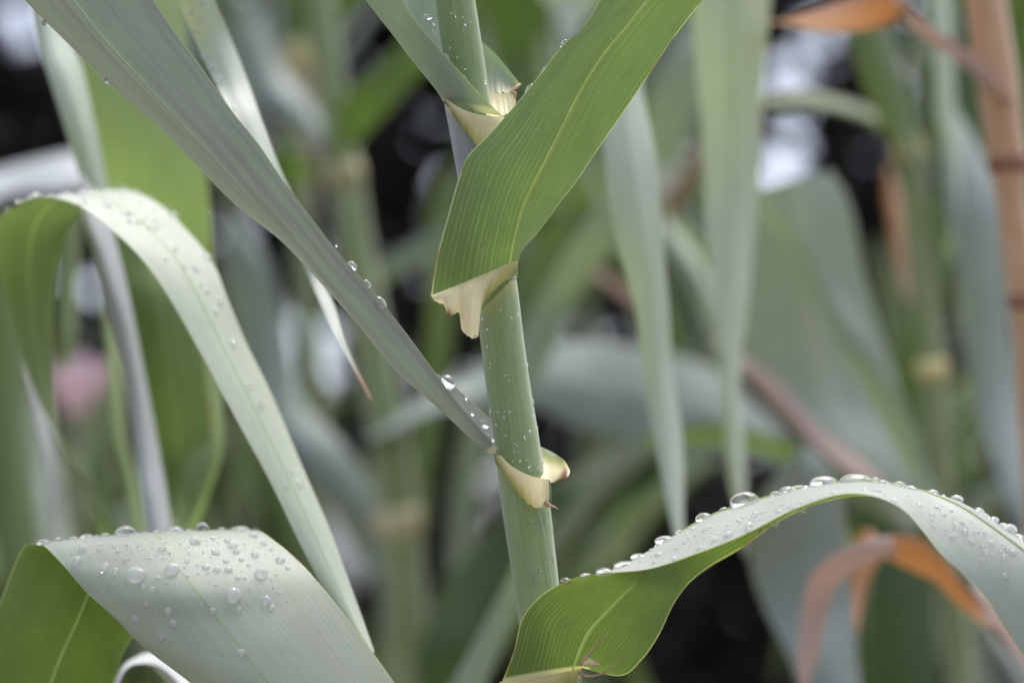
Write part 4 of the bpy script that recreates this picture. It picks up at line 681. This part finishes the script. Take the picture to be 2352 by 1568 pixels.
def on_culm(px, py, rx, ry, lb, out=0.0):
    x, wd = axis_at(py); t = max(-.97, min(.97, (px - x) / (wd * .5))); rad = (wd * .5 + 3) * K; nz = math.sqrt(1 - t * t)
    c = P(x, py, 1.0); p = c + CM @ np.array((t * rad, 0, nz * rad)); return put(Vector(p), Vector(CM @ np.array((t, 0, nz))), rx, ry, 1.0, lb, 'drops on the focused stem', tall=.75)
for x, y, rx, ry, lb in [(660, 135, 7, 12, None), (678, 215, 6, 9, None), (690, 330, 14, 28, 'long drop on the stem edge above the lower collar'), (673, 255, 6, 14, None), (697, 385, 6, 12, None), (745, 355, 7, 8, None), (768, 405, 8, 11, None), (812, 415, 6, 7, None), (845, 440, 12, 14, 'rounded drop alone on the stem face above the lower collar'), (773, 477, 9, 9, None), (798, 520, 4, 5, None), (885, 290, 8, 20, None), (898, 405, 6, 9, None), (920, 560, 8, 12, None), (898, 580, 7, 14, None), (840, 575, 3, 4, None),
                      (915, 815, 24, 46, 'long tear of water running down below the lower collar'), (970, 885, 10, 20, 'drop on the stem outline below the lower collar'), (887, 1082, 20, 30, 'wide drop low on the stem'), (903, 1045, 8, 16, None), (962, 1010, 9, 20, None), (958, 1088, 5, 6, None), (835, 995, 3, 4, None), (850, 990, 3, 5, None)]:
    px, py = d5(x, y); on_culm(px, py, rx * .504, ry * .504, lb or 'little drop clinging to the focused stem near the lower collar')
b2 = lambda x, y: (781 + x * .504, y * .504)
for x, y, rx, ry, lb in [(565, 357, 17, 17, 'drop against the stem just above the upper collar'), (480, 262, 20, 22, 'flat drop between the folded leaf and the upper stem'), (662, 375, 5, 9, 'tiny drop on the far edge of the upper stem')]:
    px, py = b2(x, y); at(px, py, .989, rx * .504, ry * .504, (.5, .5, .7), lb, 'drops at the upper joint')
for x, y, rx, ry, lb in [(400, 78, 26, 14, 'wet smear of water high in the fold of the upper leaf'), (425, 108, 12, 9, 'bright bead under the wet smear in the upper leaf fold'), (428, 150, 8, 22, 'thin run of water along the upper stem')]:
    px, py = b2(x, y); at(px, py, .992, rx * .504, ry * .504, (.2, .4, .9), lb, 'drops at the upper joint')
for x, y, r_, lb in [(1008, 190, 22, 'uppermost drop on the margin of the bright green leaf'), (922, 312, 20, 'middle drop on the margin of the bright green leaf'), (852, 398, 27, 'biggest drop on the margin of the bright green leaf'), (1168, 8, 10, 'small drop on the bright green leaf margin at the top edge')]:
    px, py = b2(x, y); at(px + 7, py + 5, .974, r_ * .504, r_ * .504, (-.7, .6, .1), lb, 'drops on the margin of the bright green leaf', tall=1.1)
for x, y, rx, ry in [(845, 535, 14, 14), (850, 605, 14, 16), (665, 885, 22, 20), (640, 905, 12, 12), (690, 1000, 13, 14), (735, 972, 18, 22), (555, 890, 12, 14), (580, 1070, 10, 10), (600, 1040, 12, 16), (645, 1120, 12, 14), (1075, 660, 10, 12)]:
    px, py = b2(x, y); on(bB, px, py, rx * .504, ry * .504, 'flat damp drop spread on the underside of the bright green leaf', 'flat drops on the bright green leaf', tall=.8, face='film')
for x, y, rx, ry in [(1145, 1115, 30, 18), (1215, 1115, 26, 15), (1030, 1295, 55, 25), (950, 1375, 15, 15), (1410, 1165, 24, 16), (1385, 1270, 16, 14)]:
    px, py = d5(x, y); on(bD, px, py, rx * .504, ry * .504, 'flat damp drop spread on the green underside of the arching leaf', 'flat drops under the arching leaf', tall=.8, face='film')
at(1086, 771, .984, 9, 7, (0, -1, .3), 'drop about to fall from the ragged cream collar lobe', 'drops at the middle collar')
at(1331, 1562, .992, 6, 12, (.4, -.2, .8), 'drop below the torn cream lobe at the bottom edge', 'drops at the bottom joint')

f1 = lambda x, y: (x * .504, y * .504)
GF = 'drops on the pale arched leaf'
for f, x, y, r_ in [(f1, 490, 940, 20), (f1, 590, 1010, 13), (f1, 790, 985, 22), (f1, 830, 1005, 20), (f1, 945, 1172, 22), (f1, 893, 1225, 22), (f1, 838, 1215, 13), (f1, 915, 1298, 14), (f1, 945, 1330, 16), (f1, 1000, 1372, 18), (f1, 985, 1420, 16), (f1, 800, 1140, 16), (f1, 755, 1180, 14), (f1, 640, 930, 16), (f1, 700, 960, 14), (e4, 1060, 25, 21), (e4, 1135, 212, 18), (e4, 1185, 298, 19), (e4, 1330, 603, 15), (e4, 1363, 660, 22), (e4, 1298, 668, 12), (f1, 340, 880, 15), (f1, 420, 900, 14), (f1, 560, 900, 13)]:
    px, py = f(x, y); on(bF, px, py, r_ * .504, r_ * .504, 'soft white drop on the falling part of the pale arched leaf', GF)
for x, y, rx, ry in [(90, 893, 22, 14), (165, 872, 26, 18), (230, 862, 22, 12), (300, 858, 24, 10), (430, 850, 36, 18), (500, 858, 18, 10), (555, 862, 26, 18), (620, 875, 22, 14), (680, 893, 20, 14), (740, 930, 16, 10), (35, 950, 14, 16), (130, 885, 14, 10), (370, 855, 20, 10)]:
    px, py = f1(x, y); crest(bF, px, py, rx * .504, ry * .504, 'blurred drop in the row along the top of the pale arch', 'drops along the top of the pale arch')
for k in range(120):
    x = random.uniform(60, 760); y = np.interp(x, [60, 200, 430, 600, 760], [905, 880, 900, 960, 1050]) + random.uniform(-20, 45); px, py = f1(x, y); r_ = random.uniform(2, 7)
    bead(bF, px, py, r_)
for x, y, r_ in [(915, 12, 18), (872, 58, 12), (915, 92, 14), (890, 145, 10), (930, 255, 12), (960, 305, 16), (1000, 365, 17), (1065, 498, 11)]:
    px, py = f1(x, y); on(bG, px, py, r_ * .504, r_ * .504, 'soft bright drop on the narrow frosty leaf', 'drops on the narrow frosty leaf')

for k in range(70):                  # fine beads on the stem, thickest above and below the lower collar
    py = random.choice((random.gauss(1000, 60), random.gauss(1200, 70), random.uniform(650, 1340), random.uniform(20, 220))); x, wd = axis_at(py); t = random.uniform(-.95, .95); rad = (wd * .5 + 4) * K
    beads.append((Vector(P(x, py, 1.0) + CM @ np.array((t * rad, 0, math.sqrt(1 - t * t) * rad))), Vector(CM @ np.array((t, 0, math.sqrt(1 - t * t)))), random.choice((1.5, 2, 2.5, 3.5)) * K))
for k in range(60):                  # and on the bright green leaf
    t = random.random(); bead(bB, 1040 + 500 * t + random.uniform(-50, 110), 600 - 600 * t + random.uniform(-60, 30), random.choice((1.5, 2, 2.5, 3)))
V = []; F = []
for h, nr, r_ in beads:
    q = nr.to_track_quat('Z', 'Y'); b0 = len(V); V.append(h + nr * r_ * .7)
    for ri, (rr_, hh) in enumerate(((.62, .52), (1.0, -.05))):
        for i in range(8):
            a = math.pi / 4 * i; V.append(h + q @ Vector((rr_ * r_ * math.cos(a), rr_ * r_ * math.sin(a), hh * r_)))
    for i in range(8):
        j = (i + 1) % 8; F += [(b0, b0 + 1 + i, b0 + 1 + j), (b0 + 1 + i, b0 + 9 + i, b0 + 9 + j, b0 + 1 + j)]
    F.append(tuple(b0 + 9 + i for i in range(8))[::-1])
tag(mesh('water_beads', [tuple(p) for p in V], F, None, None, M['water_face']), 'fine sprinkling of tiny water beads over the wet leaves and the focused stem', 'water drops', None, 'stuff')
for o in bpy.data.objects:
    if '_base' in o: del o['_base']
